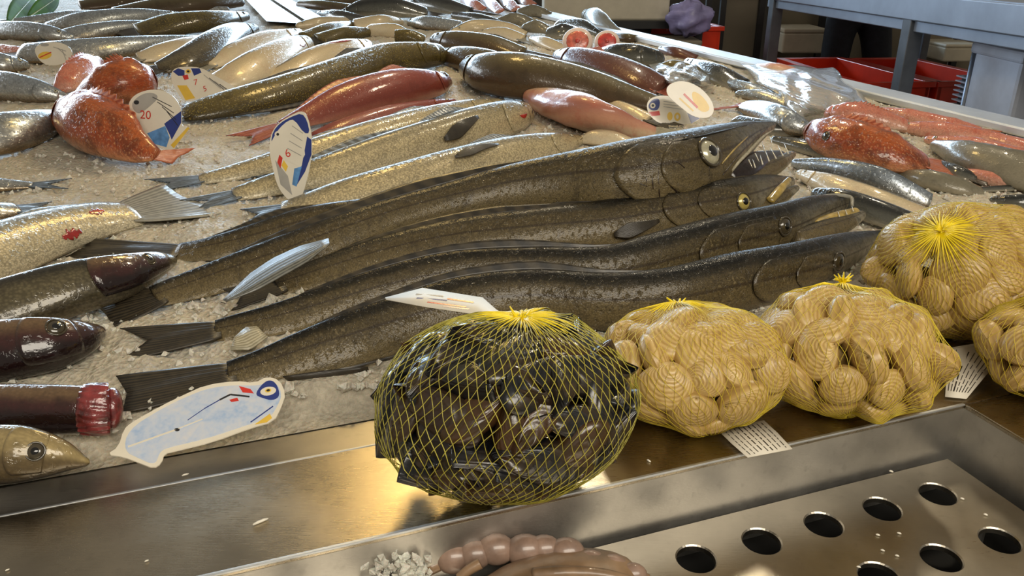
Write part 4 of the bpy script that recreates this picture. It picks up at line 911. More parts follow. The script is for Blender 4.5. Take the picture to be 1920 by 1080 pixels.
c.mark(ell(332, 806, 5, 3), M['p_blk'], 2, 'hole'); c.mark(bar((240, 838), (330, 806), 3), M['card'], 2); c.mark(bar((334, 804), (380, 786), 2), M['card'], 2)
c.mark([(478, 796), (506, 776), (510, 784), (500, 792)], M['p_yel'], 2)
# upright card in the middle
c = Card('price_card', 'upright fish-shaped price card standing in front of the red gurnard tail', (548, 372), (-.15, -1, .35), .02, group=PC)
outl = [(568, 206), (578, 222), (584, 250), (586, 280), (580, 320), (572, 350), (566, 368), (560, 380), (540, 376), (520, 350), (510, 310), (504, 280), (508, 250), (522, 230), (545, 216)]
c.base(smooth_poly(outl, 2), M['card'])
c.mark(smooth_poly([(566, 212), (576, 226), (581, 250), (570, 250), (552, 224), (540, 226), (524, 240), (514, 256), (508, 268), (512, 246), (526, 230), (546, 219)], 1), M['p_blue'], 1)
c.mark(ell(521, 252, 6, 6), M['card'], 2); c.mark(ell(521, 252, 2.6, 2.6), M['p_blk'], 3)
c.mark([(552, 226), (568, 252), (572, 290), (560, 312), (536, 300), (530, 262)], M['card'], 2, 'price_panel')
for k in range(4): c.mark(bar((548 - 3 * k, 236 + 14 * k), (568 - k, 250 + 14 * k), 1.4), M['p_gry'], 3)
c.mark([(576, 256), (584, 262), (584, 290), (572, 322), (556, 348), (552, 336), (566, 310)], M['p_blue'], 1); c.mark([(552, 316), (566, 312), (556, 350), (548, 346)], M['p_sky'], 2)
c.mark([(532, 300), (540, 312), (536, 322), (528, 310)], M['p_yel'], 2); c.mark([(524, 290), (530, 296), (526, 316), (520, 304)], M['p_red'], 2)
c.mark([(516, 300), (540, 330), (548, 366), (526, 346)], M['p_gry'], 1)
c.text('6', (537, 296), (552, 290), 22, M['p_red'])
m = MB(); m.tube([c.at(560, 372, -.002), c.at(548, 392, -.004)], .0012, 6); m.tube([c.at(560, 372, -.002), c.at(566, 386, -.006)], .0012, 6); m.build('stand_wire', M['steel_rim'], c.root, True)
# round card with 20
c = Card('price_card', 'rounded blue and white price card reading 20 beside the orange scorpionfish', (300, 285), (-.05, -1, .3), .01, group=PC)
outl = [(238, 200), (250, 178), (280, 167), (310, 170), (332, 186), (342, 212), (340, 238), (355, 236), (345, 256), (330, 272), (322, 292), (312, 280), (290, 274), (270, 256), (252, 226)]
c.base(smooth_poly(outl, 2), M['card'])
c.mark(smooth_poly([(244, 196), (262, 178), (284, 172), (300, 182), (276, 204), (258, 216)], 2), M['p_gry'], 1); c.mark(ell(256, 192, 5, 4), M['p_blk'], 2)
c.mark([(308, 232), (340, 208), (340, 230), (322, 262), (318, 252)], M['p_blue'], 1); c.mark([(276, 250), (310, 236), (318, 258), (312, 276), (290, 270)], M['p_sky'], 1)
for k in range(4): c.mark(bar((286 + 9 * k, 182 + 9 * k), (322 + 4 * k, 200 + 12 * k), 1.3), M['p_blk'], 2)
c.text('20', (262, 222), (290, 224), 22, M['p_red'])
c.mark([(320, 272), (352, 238), (356, 240), (326, 278)], M['p_yel'], 2)
# striped card
c = Card('price_card', 'blue-headed price card with red figures propped on the golden-brown fish', (360, 188), (-.1, -1, .6), .012, group=PC)
outl = [(320, 136), (332, 125), (375, 125), (400, 140), (425, 154), (445, 166), (400, 180), (372, 186), (345, 192), (330, 170), (322, 152)]
c.base(smooth_poly(outl, 2), M['card'])
c.mark([(324, 134), (334, 128), (346, 132), (346, 142), (334, 142)], M['p_blue'], 1); c.mark([(358, 128), (374, 128), (378, 136), (364, 142)], M['p_blue'], 1)
c.mark(ell(353, 134, 5, 4), M['p_yel'], 2); c.mark(ell(353, 134, 2.5, 2), M['p_blk'], 3); c.mark([(342, 142), (352, 140), (354, 148), (346, 150)], M['p_red'], 2)
for k in range(4): c.mark(bar((382 + 10 * k, 140 + 6 * k), (414 + 6 * k, 166 + 2 * k), 1.2), M['p_blk' if k % 2 else 'p_gry'], 2)
c.text('7', (364, 160), (380, 156), 16, M['p_red']); c.text('5', (382, 172), (396, 167), 15, M['p_red'])
c.mark([(332, 160), (350, 160), (366, 184), (348, 188)], M['p_yel'], 1)
# round card at the far left
c = Card('price_card', 'faded round price card with orange print at the left back', (90, 138), (-.05, -1, .4), .01, group=PC)
c.base(smooth_poly([(62, 92), (78, 80), (110, 78), (132, 88), (137, 104), (124, 118), (100, 124), (76, 118)], 2), M['card'])
c.mark(ell(84, 104, 13, 7, -10), M['p_yel'], 1); c.mark(bar((74, 108), (96, 98), 2), M['p_red'], 2); c.mark(ell(84, 84, 8, 3), M['p_gry'], 2)
for k in range(3): c.mark(bar((100 + 8 * k, 88 + 2 * k), (124, 96 + 8 * k), 1.2), M['p_gry'], 2)
# pair at the right of centre
c = Card('price_card', 'price card with blue eye and orange figures, left of the pair', (1262, 232), (.05, -1, .4), .006, group=PC)
c.base(smooth_poly([(1212, 200), (1216, 186), (1236, 178), (1270, 182), (1300, 198), (1318, 222), (1290, 234), (1240, 234), (1218, 218)], 2), M['card'])
c.mark(smooth_poly([(1214, 200), (1222, 186), (1238, 184), (1236, 206), (1222, 208)], 2), M['p_blue'], 1); c.mark(ell(1224, 198, 5, 5), M['card'], 2); c.mark(ell(1224, 198, 2.5, 2.5), M['p_blk'], 3)
c.mark([(1216, 210), (1236, 208), (1238, 216), (1222, 218)], M['p_red'], 2); c.mark(ell(1256, 218, 5, 8), M['p_yel'], 2); c.mark(ell(1270, 219, 6, 8), M['p_yel'], 2); c.mark(ell(1270, 219, 2.5, 4), M['card'], 3)
for k in range(3): c.mark(bar((1244, 190 + 5 * k), (1276 + 6 * k, 194 + 6 * k), 1.2), M['p_gry'], 2)
c.mark([(1288, 210), (1312, 222), (1296, 232)], M['p_blue'], 1)
c = Card('price_card', 'yellowish round price card, right of the pair', (1310, 226), (.05, -1, .4), .035, group=PC)
c.base(smooth_poly([(1250, 160), (1275, 150), (1305, 158), (1330, 180), (1341, 206), (1330, 222), (1300, 220), (1270, 196), (1250, 178)], 2), M['card'])
c.mark(smooth_poly([(1296, 168), (1318, 180), (1334, 206), (1316, 212), (1300, 194)], 2), M['p_yel'], 1); c.mark(bar((1282, 176), (1308, 202), 4), M['p_red'], 2); c.mark(bar((1274, 184), (1300, 208), 3), M['p_yel'], 2)

# ------------------------------------------------------------------ shellfish in net bags
def shell_mesh(name, mat, kind, seed):
    r = random.Random(seed); V = []; Fc = []; uf = []; nr, na = 20, 26
    if kind == 'clam': Wd, Hg, Tk = .5, .43, .25
    else: Wd, Hg, Tk = .30, .56, .19
    asym = r.uniform(-.10, .10)
    def outline(t):
        a = 2 * math.pi * t - math.pi / 2
        if kind == 'clam':
            x, y = math.cos(a), math.sin(a); p = .86
            x = math.copysign(abs(x) ** p, x); q = y
            if y > 0: q = y * (1.0 - .10 * abs(x))
            return np.array([Wd * x * (1 - .16 * max(0, y)) + asym * Wd * max(0, y), -Hg * q * 1.0])
        x, y = math.cos(a), math.sin(a)
        wid = (.55 + .45 * (-y * .5 + .5) ** .6) if True else 1
        k = (y + 1) / 2          # 1 at the beak
        return np.array([Wd * x * (1 - .72 * k ** 1.6) + .06 * k, -Hg * (-y) * -1.0 if False else Hg * y])
    # sample outline; the beak (umbo) is at +y
    O = [outline(k / na) for k in range(na)]
    if kind == 'clam': O = [np.array([o[0], -o[1]]) for o in O]; O = [np.array([o[0], o[1]]) for o in O]
    umbo = np.array([asym * Wd, Hg * .94]) if kind == 'clam' else np.array([.05, Hg * .93])
    for sgn in (1, -1):
        b0 = len(V); V.append((umbo[0], umbo[1], sgn * Tk * (.30 if kind == 'clam' else .34))); uf.append((0, 0))
        for i in range(1, nr + 1):
            s_ = i / nr
            rb = .0045 * math.sin(s_ * 52) if kind == 'clam' else .003 * math.sin(s_ * 20)
            for k in range(na):
                p = umbo * (1 - s_) + O[k] * s_
                e = np.linalg.norm(p - (umbo * .42)) / .52
                z = Tk * math.sqrt(max(0., 1 - s_ ** 2.3)) * (.78 + .22 * min(1, s_ * 3)) + (rb * (1 - s_ ** 8))
                if kind == 'clam':
                    q_ = p - np.array([0, Hg * .10]); e2 = (q_[0] / (Wd * 1.0)) ** 2 + (q_[1] / (Hg * (.94 if q_[1] > 0 else 1.12))) ** 2
                    z = Tk * max(0., 1 - e2) ** .55 * (1 + .12 * max(0, p[1] / Hg)) + rb * (1 - s_ ** 8)
                    if i == nr: z = .004
                elif s_ < .3: z = max(z * (.34 + .66 * s_ / .3), Tk * .34)
                V.append((p[0], p[1], sgn * max(z, .004))); uf.append((s_, k / na))
        for k in range(na):
            q = [b0, b0 + 1 + k, b0 + 1 + (k + 1) % na]; Fc.append(q if sgn > 0 else q[::-1])
        for i in range(nr - 1):
            for k in range(na):
                q = [b0 + 1 + i * na + k, b0 + 1 + (i + 1) * na + k, b0 + 1 + (i + 1) * na + (k + 1) % na, b0 + 1 + i * na + (k + 1) % na]
                Fc.append(q if sgn > 0 else q[::-1])
        if sgn > 0: e0 = b0 + 1 + (nr - 1) * na
        else:
            e1 = b0 + 1 + (nr - 1) * na
            for k in range(na): Fc.append([e0 + k, e0 + (k + 1) % na, e1 + (k + 1) % na, e1 + k][::-1])
    me = bpy.data.meshes.new(name); me.from_pydata([tuple(map(float, v)) for v in V], [], Fc)
    vi = np.empty(len(me.loops), int); me.loops.foreach_get('vertex_index', vi)
    l = me.uv_layers.new(name='fish'); l.data.foreach_set('uv', np.array(uf, float)[vi].ravel())
    me.materials.append(mat); me.shade_smooth(); return me, np.array(V), Fc
def clam_mat():
    t = NT('clam_shell'); k = t.uv('fish'); sx = t.n('ShaderNodeSeparateXYZ'); t.l(k, sx.inputs[0])
    oi = t.n('ShaderNodeObjectInfo'); nz = t.noise(t.obj(), 5, 4)
    w = t.math('SINE', t.math('ADD', t.math('MULTIPLY', sx.outputs[0], 66.), t.math('MULTIPLY', nz, 5.)))
    base = t.ramp(t.math('ADD', t.math('MULTIPLY', w, .17), t.math('ADD', t.math('MULTIPLY', nz, .6), .2)), [(.10, C(140, 108, 54)), (.42, C(192, 158, 92)), (.8, C(218, 190, 128))])
    base = t.mix(t.math('MULTIPLY', oi.outputs['Random'], .35), base, C(150, 118, 64), 'MIX')
    t.l(base, t.b.inputs['Base Color']); t.set(Roughness=.42, Coat__Weight=.25, Coat__Roughness=.2); t.bump(w, .3, .0005); return t.m
def mussel_mat():
    t = NT('mussel_shell'); k = t.uv('fish'); sx = t.n('ShaderNodeSeparateXYZ'); t.l(k, sx.inputs[0]); nz = t.noise(t.obj(), 4, 5)
    oi = t.n('ShaderNodeObjectInfo')
    w = t.math('SINE', t.math('ADD', t.math('MULTIPLY', sx.outputs[0], 50.), t.math('MULTIPLY', nz, 6.)))
    br = t.mix(t.ramp(oi.outputs['Random'], [(.5, (0, 0, 0, 1)), (.85, (1, 1, 1, 1))]), C(18, 20, 24), C(70, 46, 24))
    base = t.mix(t.ramp(nz, [(.48, (0, 0, 0, 1)), (.66, (1, 1, 1, 1))]), br, C(58, 44, 26))
    t.l(base, t.b.inputs['Base Color']); t.set(Roughness=.3, Coat__Weight=.7, Coat__Roughness=.15); t.bump(w, .3, .0005); return t.m
M['clam'] = clam_mat(); M['mussel'] = mussel_mat()
CLAMS = [shell_mesh('clam_shell', M['clam'], 'clam', k) for k in range(4)]
MUSS = [shell_mesh('mussel_shell', M['mussel'], 'mussel', k) for k in range(3)]
def net_mat(name, a, b):
    t = NT(name); nz = t.noise(t.obj(), 60, 3); t.l(t.ramp(nz, [(.35, a), (.65, b)]), t.b.inputs['Base Color']); t.set(Roughness=.4, Coat__Weight=.2); return t.m
M['net_y'] = net_mat('yellow_net', C(196, 170, 30), C(226, 204, 60)); M['net_o'] = net_mat('olive_net', C(150, 140, 44), C(196, 184, 76))
M['knot'] = plain('yellow_knot', C(240, 212, 20), .4, var=.15, nscale=60)

def bag(kind, label, cpx, z0, axes, rotz, knot_px, n_items, item_label, grp, size, strands, twist, rad, seed, netmat, tuft=1.0, zknot=.0):
    r = np.random.default_rng(seed); rr = random.Random(seed)
    a, b, c = axes
    ctr_ = onz(cpx[0], cpx[1], z0 + c); X = np.array([math.cos(rotz), math.sin(rotz), 0]); Y = np.array([-math.sin(rotz), math.cos(rotz), 0]); Z = np.array([0, 0, 1.])
    Rm = np.stack([X, Y, Z], 1)
    root = empty('net_bag', ctr_ - Z * c, label, 'net bag', 'net bags of shellfish')
    # items: repel points on the ellipsoid, keep the ones that can show
    ax = np.array([a, b, c]); inner = ax - size * .21
    P = r.normal(0, 1, (n_items, 3)); P /= np.linalg.norm(P, axis=1)[:, None]; ncore = n_items // 3
    for it in range(90):
        Q = P * inner; d = Q[:, None] - Q[None]; L = np.linalg.norm(d, axis=2) + np.eye(n_items); f = (d / L[..., None] * np.clip(size * 1.1 - L, 0, None)[..., None]).sum(1)
        P = (Q + f * .25) / inner; P /= np.linalg.norm(P, axis=1)[:, None]
    core = r.normal(0, 1, (ncore, 3)); core /= np.linalg.norm(core, axis=1)[:, None]; P = np.concatenate([P, core * .52])
    V = []; Fc = []
    shells = CLAMS if kind == 'clam' else MUSS
    for q in P:
        nn = nrm(q / inner); pos = ctr_ + Rm @ (q * inner); wn = Rm @ nn
        if wn @ nrm(CAM - pos) < -.42 or pos[2] < z0 + size * .16: continue
        me, sv, sf = rr.choice(shells); k = size * rr.uniform(.86, 1.18)
        tq = Vector(wn).to_track_quat('Z', 'Y').to_matrix()
        tilt = Matrix.Rotation(rr.gauss(0, .30 if kind == 'clam' else .14), 3, 'X') @ Matrix.Rotation(rr.gauss(0, .26 if kind == 'clam' else .2), 3, 'Y')
        if kind == 'clam' and rr.random() < .16: tilt = Matrix.Rotation(rr.choice((-1, 1)) * 1.2, 3, 'X') @ tilt
        R = tq @ Matrix.Rotation(rr.random() * 6.283, 3, 'Z') @ tilt
        Rn = np.array(R) * k; wv = sv @ Rn.T + pos
        lowz = wv[:, 2].min()
        if lowz < z0 + .001: pos = pos + Z * (z0 + .001 - lowz); wv = sv @ Rn.T + pos
        o = bpy.data.objects.new('clam' if kind == 'clam' else 'mussel', me); COL.objects.link(o)
        o.matrix_world = Matrix.Translation(Vector(pos)) @ (R @ Matrix.Scale(k, 3)).to_4x4() if False else Matrix.LocRotScale(Vector(pos), R.to_quaternion(), Vector((k, k, k)))
        tag(o, item_label, kind, grp)
        b0 = len(V); V += wv.tolist(); Fc += [[b0 + i for i in f] for f in sf]
    tree = BVHTree.FromPolygons([Vector(v) for v in V], Fc)
    # knot direction is the pole of the net
    kp = onz(knot_px[0], knot_px[1], z0 + 2 * c * .93 + zknot); pole = nrm(kp - ctr_)
    ex = nrm(np.cross(pole, [0.3, .1, 1.])); ey = np.cross(pole, ex)
    nth, nph = 60, 96; Rg = np.empty((nth + 1, nph)); Dr = np.empty((nth + 1, nph, 3))
    for i in range(nth + 1):
        th = math.pi * i / nth
        for j in range(nph):
            ph = 2 * math.pi * j / nph
            d = pole * math.cos(th) + (ex * math.cos(ph) + ey * math.sin(ph)) * math.sin(th); Dr[i, j] = d
            l = Rm.T @ d; re = 1 / math.sqrt(((l / ax) ** 2).sum())
            h = tree.ray_cast(Vector(ctr_ + d * re * 2.2), Vector(-d), re * 2.2)
            Rg[i, j] = max(re * .80, (re * 2.2 - h[3])) if h[0] is not None else re * .80
            Rg[i, j] = min(Rg[i, j], re * 1.5)
    kr = np.linalg.norm(kp - ctr_); H = Rg.copy()
    for it in range(26 if kind == 'clam' else 70):
        Av = (np.roll(Rg, 1, 1) + np.roll(Rg, -1, 1)) / 2; Bv = Rg.copy(); Bv[1:-1] = (Rg[2:] + Rg[:-2]) / 2
        Rg = np.maximum(H, (Av + Bv) / 2)
    Rg += .0012
    blend = np.clip(np.arange(nth + 1) / 7., 0, 1)[:, None]; Rg = Rg * blend + (1 - blend) * np.maximum(kr, Rg)
    Rg[0] = kr; Rg[-1] = Rg[-1].mean()
    def net_pt(th, ph):
        x = th / math.pi * nth; i = min(int(x), nth - 1); fx = x - i; y = (ph / (2 * math.pi) * nph) % nph; j = int(y) % nph; fy = y - int(y); j2 = (j + 1) % nph
        rv = (Rg[i, j] * (1 - fy) + Rg[i, j2] * fy) * (1 - fx) + (Rg[i + 1, j] * (1 - fy) + Rg[i + 1, j2] * fy) * fx
        d = pole * math.cos(th) + (ex * math.cos(ph) + ey * math.sin(ph)) * math.sin(th)
        p = ctr_ + d * rv
        if p[2] < z0 + .0008: p[2] = z0 + .0008
        return p
    m = MB(); ns_ = 64
    for fam in (1, -1):
        for k in range(strands):
            pts = []; p0 = 2 * math.pi * k / strands + (0 if fam > 0 else 0)
            for q in range(ns_ + 1):
                th = .02 + (math.pi - .04) * q / ns_
                zig = fam * twist * (1 - math.cos(th)) / 2 * 2
                pts.append(net_pt(th, p0 + zig + .012 * math.sin(k * 7.3 + q * .9)))
            m.tube(pts, rad, 3)
    m.build('net', netmat, root, True)
    # knot with a tuft of gathered netting
    m = MB(); up_ = nrm(pole + np.array([0, 0, .6])); sx_ = nrm(np.cross(up_, ex)); sy_ = np.cross(up_, sx_)
    m.ellipsoid(kp, sx_ * .005 * tuft, sy_ * .005 * tuft, up_ * .004 * tuft, 12, 8)
    for k in range(16):
        an = 2 * math.pi * k / 16 + r.uniform(-.15, .15); dd = sx_ * math.cos(an) + sy_ * math.sin(an); ln = r.uniform(.8, 1.25) * .0125 * tuft
        m.tube([kp, kp + up_ * ln * .5 + dd * ln * .35, kp + up_ * ln * (.55 + .5 * (k % 2)) + dd * ln * .95], [.0016 * tuft, .0018 * tuft, .0006 * tuft], 5)
    m.build('knot', M['knot'], root, True)
    # gathered pleats that radiate from the knot
    m = MB()
    for k in range(46):
        ph = 2 * math.pi * k / 46 + r.uniform(-.05, .05); t1 = r.uniform(.25, .55)
        m.tube([net_pt(.03 + t1 * q / 5, ph) + (pole * .0004) for q in range(6)], [.0011, .001, .0009, .0007, .0005, .0003], 4)
    m.build('gathered_pleats', M['knot'], root, True)
    return root, ctr_, net_pt
bagM, cM, npM = bag('mussel', 'large net bag of dark mussels with yellow-green netting on the ledge', (948, 758), ZL, (.112, .092, .076), .12, (975, 612), 84, 'dark mussel inside the yellow-green net bag', 'mussels in the net bag', .068, 66, .62, .00040, 11, M['net_o'])
bag1, c1, np1 = bag('clam', 'net bag of clams right beside the mussel bag', (1299, 682), ZL, (.096, .085, .052), .2, (1272, 578), 54, 'ribbed beige clam in the net bag right beside the mussel bag', 'clams in the bag by the mussels', .050, 60, .5, .00027, 21, M['net_y'], .8)
bag2, c2, np2 = bag('clam', 'net bag of clams with a yellow knot on top, second from the mussel bag', (1586, 660), ZL, (.095, .085, .056), .25, (1580, 534), 54, 'ribbed beige clam in the bag second from the mussel bag', 'clams in the middle bag', .051, 60, .5, .00027, 22, M['net_y'], .85)
bag3, c3, np3 = bag('clam', 'largest net bag of clams standing behind at the right edge', (1803, 508), ZL, (.108, .095, .076), .1, (1765, 434), 70, 'ribbed beige clam in the largest clam bag at the right edge', 'clams in the big right bag', .055, 70, .5, .00029, 23, M['net_y'], .7)
bag4, c4, np4 = bag('clam', 'net bag of clams cut off by the right edge below the largest clam bag', (2000, 655), ZL, (.085, .08, .05), .1, (2000, 580), 46, 'ribbed beige clam in the bag cut off by the right edge', 'clams in the cut-off bag', .050, 56, .5, .00027, 24, M['net_y'], .7)

# paper tags of the bags
def tagpaper(label, rows, z, lines, root_name='paper_label', extra=None):
    """rows: (left px, right px, height) along the strip"""
    G = np.array([[onz(l[0] * (1 - q) + rr_[0] * q, l[1] * (1 - q) + rr_[1] * q, z + h) for q in (0, .5, 1)] for l, rr_, h in rows])
    loc = G.reshape(-1, 3).mean(0); loc[2] = z
    root = empty(root_name, loc, label, 'paper label', 'paper labels of the bags')
    N = nrm(np.cross(G[-1, 1] - G[0, 1], G[0, 2] - G[0, 0])); N = N if N[2] > 0 else -N
    sheet('paper', G, N, .0004, M['paper'], root)
    def at(p, q):
        x = p * (len(rows) - 1); i = min(int(x), len(rows) - 2); t = x - i
        A = G[i] * (1 - t) + G[i + 1] * t; return (A[0] * (1 - q) + A[2] * q) + N * .0005
    for (p0, q0, p1, q1, w, mt) in lines:
        a, b = at(p0, q0), at(p1, q1); d = nrm(b - a); s_ = np.cross(N, d) * w / 2
        m = MB(); m.add([a + s_, b + s_, b - s_, a - s_, a + s_ + N * .0001, b + s_ + N * .0001, b - s_ + N * .0001, a - s_ + N * .0001], [[3, 2, 1, 0], [4, 5, 6, 7], [0, 1, 5, 4], [1, 2, 6, 5], [2, 3, 7, 6], [3, 0, 4, 7]]); m.build('print_line', mt, root)
K = M['p_blk']
ln = []
rl = random.Random(4)
for i in range(9):
    q = .1 + i * .1; x = .08
    while x < .9:
        w = rl.uniform(.06, .2); ln.append((x, q, min(.94, x + w), q, .0011 if i in (3, 5) else .0007, K)); x += w + .03
tagpaper('white printed paper label poking out under the first clam bag', [((1345, 806), (1432, 788), .004), ((1372, 832), (1458, 812), .003), ((1402, 858), (1486, 842), .003)], ZL, [(q, .0 + p, q2, p, w, k) for (p, q, p2, q2, w, k) in [(b_, a_, d_, c_, w_, k_) for (a_, b_, c_, d_, w_, k_) in ln]][:0] + ln)
ln2 = []
for i in range(8):
    q = .1 + i * .11; x = .1
    while x < .85:
        w = rl.uniform(.06, .22); ln2.append((x, q, min(.92, x + w), q, .0012 if i == 2 else .0007, K)); x += w + .03
tagpaper('white printed paper label between the second clam bag and the cut-off bag', [((1772, 744), (1812, 748), .002), ((1776, 690), (1852, 700), .010), ((1782, 652), (1912, 630), .022)], ZL, ln2)
tagpaper('white paper label with blue and red print tied to the mussel bag knot', [((722, 558), (724, 562), .128), ((792, 540), (800, 576), .133), ((905, 558), (882, 588), .135), ((930, 580), (915, 600), .137), ((968, 604), (955, 614), .142)], ZL, [(.2, .3, .34, .3, .002, M['p_gry']), (.2, .55, .36, .5, .0022, M['p_blue']), (.36, .4, .48, .38, .0022, M['p_red']), (.26, .75, .46, .7, .0018, M['p_red']), (.34, .85, .48, .8, .002, M['p_blue'])])

# ------------------------------------------------------------------ in the well: ice lump and octopus; crumbs on the steel
m = MB(); lumps = random.Random(9)
ic = onz(735, 1062, ZT + .018)
for k in range(520):
    d = np.array([lumps.gauss(0, 1), lumps.gauss(0, 1), lumps.gauss(0, 1)]); d = nrm(d); p = ic + d * np.array([.034, .03, .024]) * lumps.uniform(.5, 1)
    if p[2] < ZT + .003: p[2] = ZT + .003
    r_ = lumps.uniform(.0025, .0058); ax = [np.array([lumps.uniform(-1, 1) for _ in range(3)]) for _ in range(3)]
    q = np.linalg.qr(np.array(ax))[0] * r_; m.add([p + q[0] * 1.3, p - q[0], p + q[1] * lumps.uniform(.8, 1.5), p - q[1], p + q[2], p - q[2] * lumps.uniform(.7, 1.4)], oct_f)
o = m.build('ice_lump', M['chip'], None, False); tag(o, 'lump of clear crushed ice in the well at the bottom edge', 'ice', kind='stuff')
M['octo'] = plain('octopus_skin', C(140, 112, 84), .4, coat=.4, var=.3, nscale=30, bump=.3)
M['octo2'] = plain('octopus_sucker', C(146, 120, 104), .35, coat=.5, var=.2, nscale=60)
oc = onz(1030, 1085, ZT + .012); root = empty('octopus', oc - np.array([0, 0, .012]), 'pinkish-grey wet octopus with curled arms at the bottom edge', 'octopus')
m = MB(); m.ellipsoid(onz(1040, 1105, ZT + .016), D1 * .075, D2 * .04, np.array([0, 0, .018]), 24, 14); m.build('mantle', M['octo'], root, True)
def arm(pts, r0, r1):
    P = np.array([onz(x, y, ZT + h) for x, y, h in pts]); _, Q = cat_rom(P, 40)
    m = MB(); m.tube(list(Q), list(np.linspace(r0, r1, 40)), 10); a = m.build('arm', M['octo'], root, True); return a, Q
a1, Q = arm([(800, 1066, .012), (842, 1048, .016), (885, 1040, .02), (930, 1030, .024), (990, 1034, .024), (1050, 1038, .022), (1090, 1050, .018), (1150, 1064, .014), (1215, 1090, .01)], .007, .006)
for (x, y, rx, h) in ((850, 1040, 26, .018), (890, 1034, 24, .021), (930, 1024, 26, .024), (985, 1026, 27, .024), (1020, 1024, 24, .024), (1062, 1030, 25, .023), (1108, 1050, 22, .02), (1148, 1058, 22, .018), (1186, 1072, 20, .016)):
    p = onz(x, y + 6, ZT + h); k = rx * depth(p) / F; m = MB(); m.ellipsoid(p, RT * k * 1.4, nrm(UP) * k * 1.15, -FW * k * 1.0, 18, 12); m.build('sucker', M['octo2'], a1, True)
a2, Q = arm([(860, 1084, .02), (880, 1068, .026), (900, 1056, .03)], .004, .005)
arm([(1000, 1078, .03), (1060, 1074, .034), (1130, 1078, .03), (1200, 1096, .02)], .006, .005)
crumb = plain('white_crumb', C(232, 226, 210), .4)
crs = [('short white crumb on the ledge left of the mussel bag', (474, 984), (503, 972), 4.5, ZL), ('small white crumb on the pan strip under the silver price card', (341, 892), (354, 888), 3, ZL - .004), ('tiny white crumb on the ledge near the bottom', (271, 1053), (279, 1050), 2.5, ZL), ('tiny white crumb in the bottom left corner of the ledge', (10, 1070), (18, 1067), 2.5, ZL), ('tiny crumb on the ledge under the first clam bag', (1213, 862), (1220, 866), 3, ZL)]
for (x, y) in ((1671, 884), (1804, 935), (1848, 965), (1686, 1000), (1655, 1032), (1682, 1042), (1646, 1003), (1880, 995), (1610, 1063)):
    crs.append(('pale scale fleck on the perforated tray', (x - 4, y - 1), (x + 4, y + 1), 3.2, ZT))
for lb, a, b, w, z in crs:
    A = onz(*a, z + .001); B_ = onz(*b, z + .001); m = MB(); k = w * depth(A) / F * .6
    m.tube([A, A * .7 + B_ * .3 + np.array([0, 0, k * .3]), A * .3 + B_ * .7 + np.array([0, 0, k * .2]), B_], [k * .6, k, k, k * .5], 8)
    o = m.build('crumb', crumb, None, True); tag(o, lb, 'crumb', 'flecks on the tray' if 'fleck' in lb else 'crumbs on the ledge')

# ------------------------------------------------------------------ background: floor, wall, stalls
M['floor'] = plain('wet_floor', C(96, 92, 86), .3, var=.2, nscale=4); M['wall'] = plain('dark_wall', C(70, 64, 56), .7, var=.2, nscale=3)
m = MB(); m.box((0, 4, -.02), (6, 0, 0), (0, 5, 0), (0, 0, .02)); o = m.build('floor', M['floor'], None); o['kind'] = 'structure'
m = MB(); m.box((0, 8.2, .75), (6, 0, 0), (0, .05, 0), (0, 0, .75)); o = m.build('wall_back', M['wall'], None); o['kind'] = 'structure'
M['t_steel'] = plain('table_steel', C(150, 158, 172), .38, metal=.6, var=.08, nscale=9); M['t_dark'] = plain('leg_steel', C(96, 100, 106), .42, metal=.5, var=.1)
M['redp'] = plain('red_plastic', C(232, 58, 22), .35, coat=.3, var=.12, nscale=6); M['eps'] = plain('foam_box', C(214, 204, 180), .6, var=.05)
M['epsb'] = plain('foam_box_bluish', C(206, 212, 226), .6, var=.05)
M['black'] and None
M['rack'] = plain('rack_black', C(26, 25, 24), .5); M['panel'] = plain('panel_beige', C(128, 118, 98), .6, var=.1, nscale=3)
# steel stall table at the right
E0 = onz(1440, 14, 1.0); E1 = onz(1960, 104, 1.0); ED = nrm(E1 - E0); EN = np.array([-ED[1], ED[0], 0]); EN = EN if EN[1] > 0 else -EN
Zv = np.array([0, 0, 1.])
tb = empty('stall_table', (E0 + E1) / 2 - Zv * 1.0, 'grey steel stall table at the upper right with a broad edge band', 'table')
E1b = E1 + ED * .8; E0b = E0 - ED * .05
m = MB(); m.prism(E0b + Zv * .085 + EN * .02, E1b + Zv * .085 + EN * .02, EN * .02, Zv * .045); m.build('edge_band', M['t_steel'], tb, bevel=.004)
m = MB(); m.prism(E0b + Zv * .02 + EN * .036, E1b + Zv * .02 + EN * .036, EN * .02, Zv * .02); m.build('lower_rail', M['t_steel'], tb, bevel=.003)
m = MB(); m.prism(E0b + Zv * .126 + EN * .5, E1b + Zv * .126 + EN * .5, EN * .49, Zv * .008); m.build('table_top', M['t_steel'], tb)
for q in (onz(1722, 58, 1.0), E0 + ED * .03, E1 + ED * .5):
    p = E0 + ED * ((q - E0) @ ED) + EN * .03
    m = MB(); m.prism(p - Zv * .99, p + Zv * .05, ED * .028, EN * .028); m.build('leg', M['t_dark'], tb, bevel=.003)
    p2 = p + EN * .85; m = MB(); m.prism(p2 - Zv * .99, p2 + Zv * .1, ED * .02, EN * .02); m.build('leg', M['t_dark'], tb, bevel=.003)
p = E0 + ED * ((onz(1748, 62, 1.0) - E0) @ ED) + EN * .25
m = MB(); m.tube([p - Zv * .99, p + Zv * .1], .016, 12); m.build('brace_post', M['t_steel'], tb, True)
m = MB(); m.prism(E0b + EN * .50 - Zv * .543, E1b + EN * .50 - Zv * .543, EN * .44, Zv * .012); m.build('lower_shelf', M['t_dark'], tb)
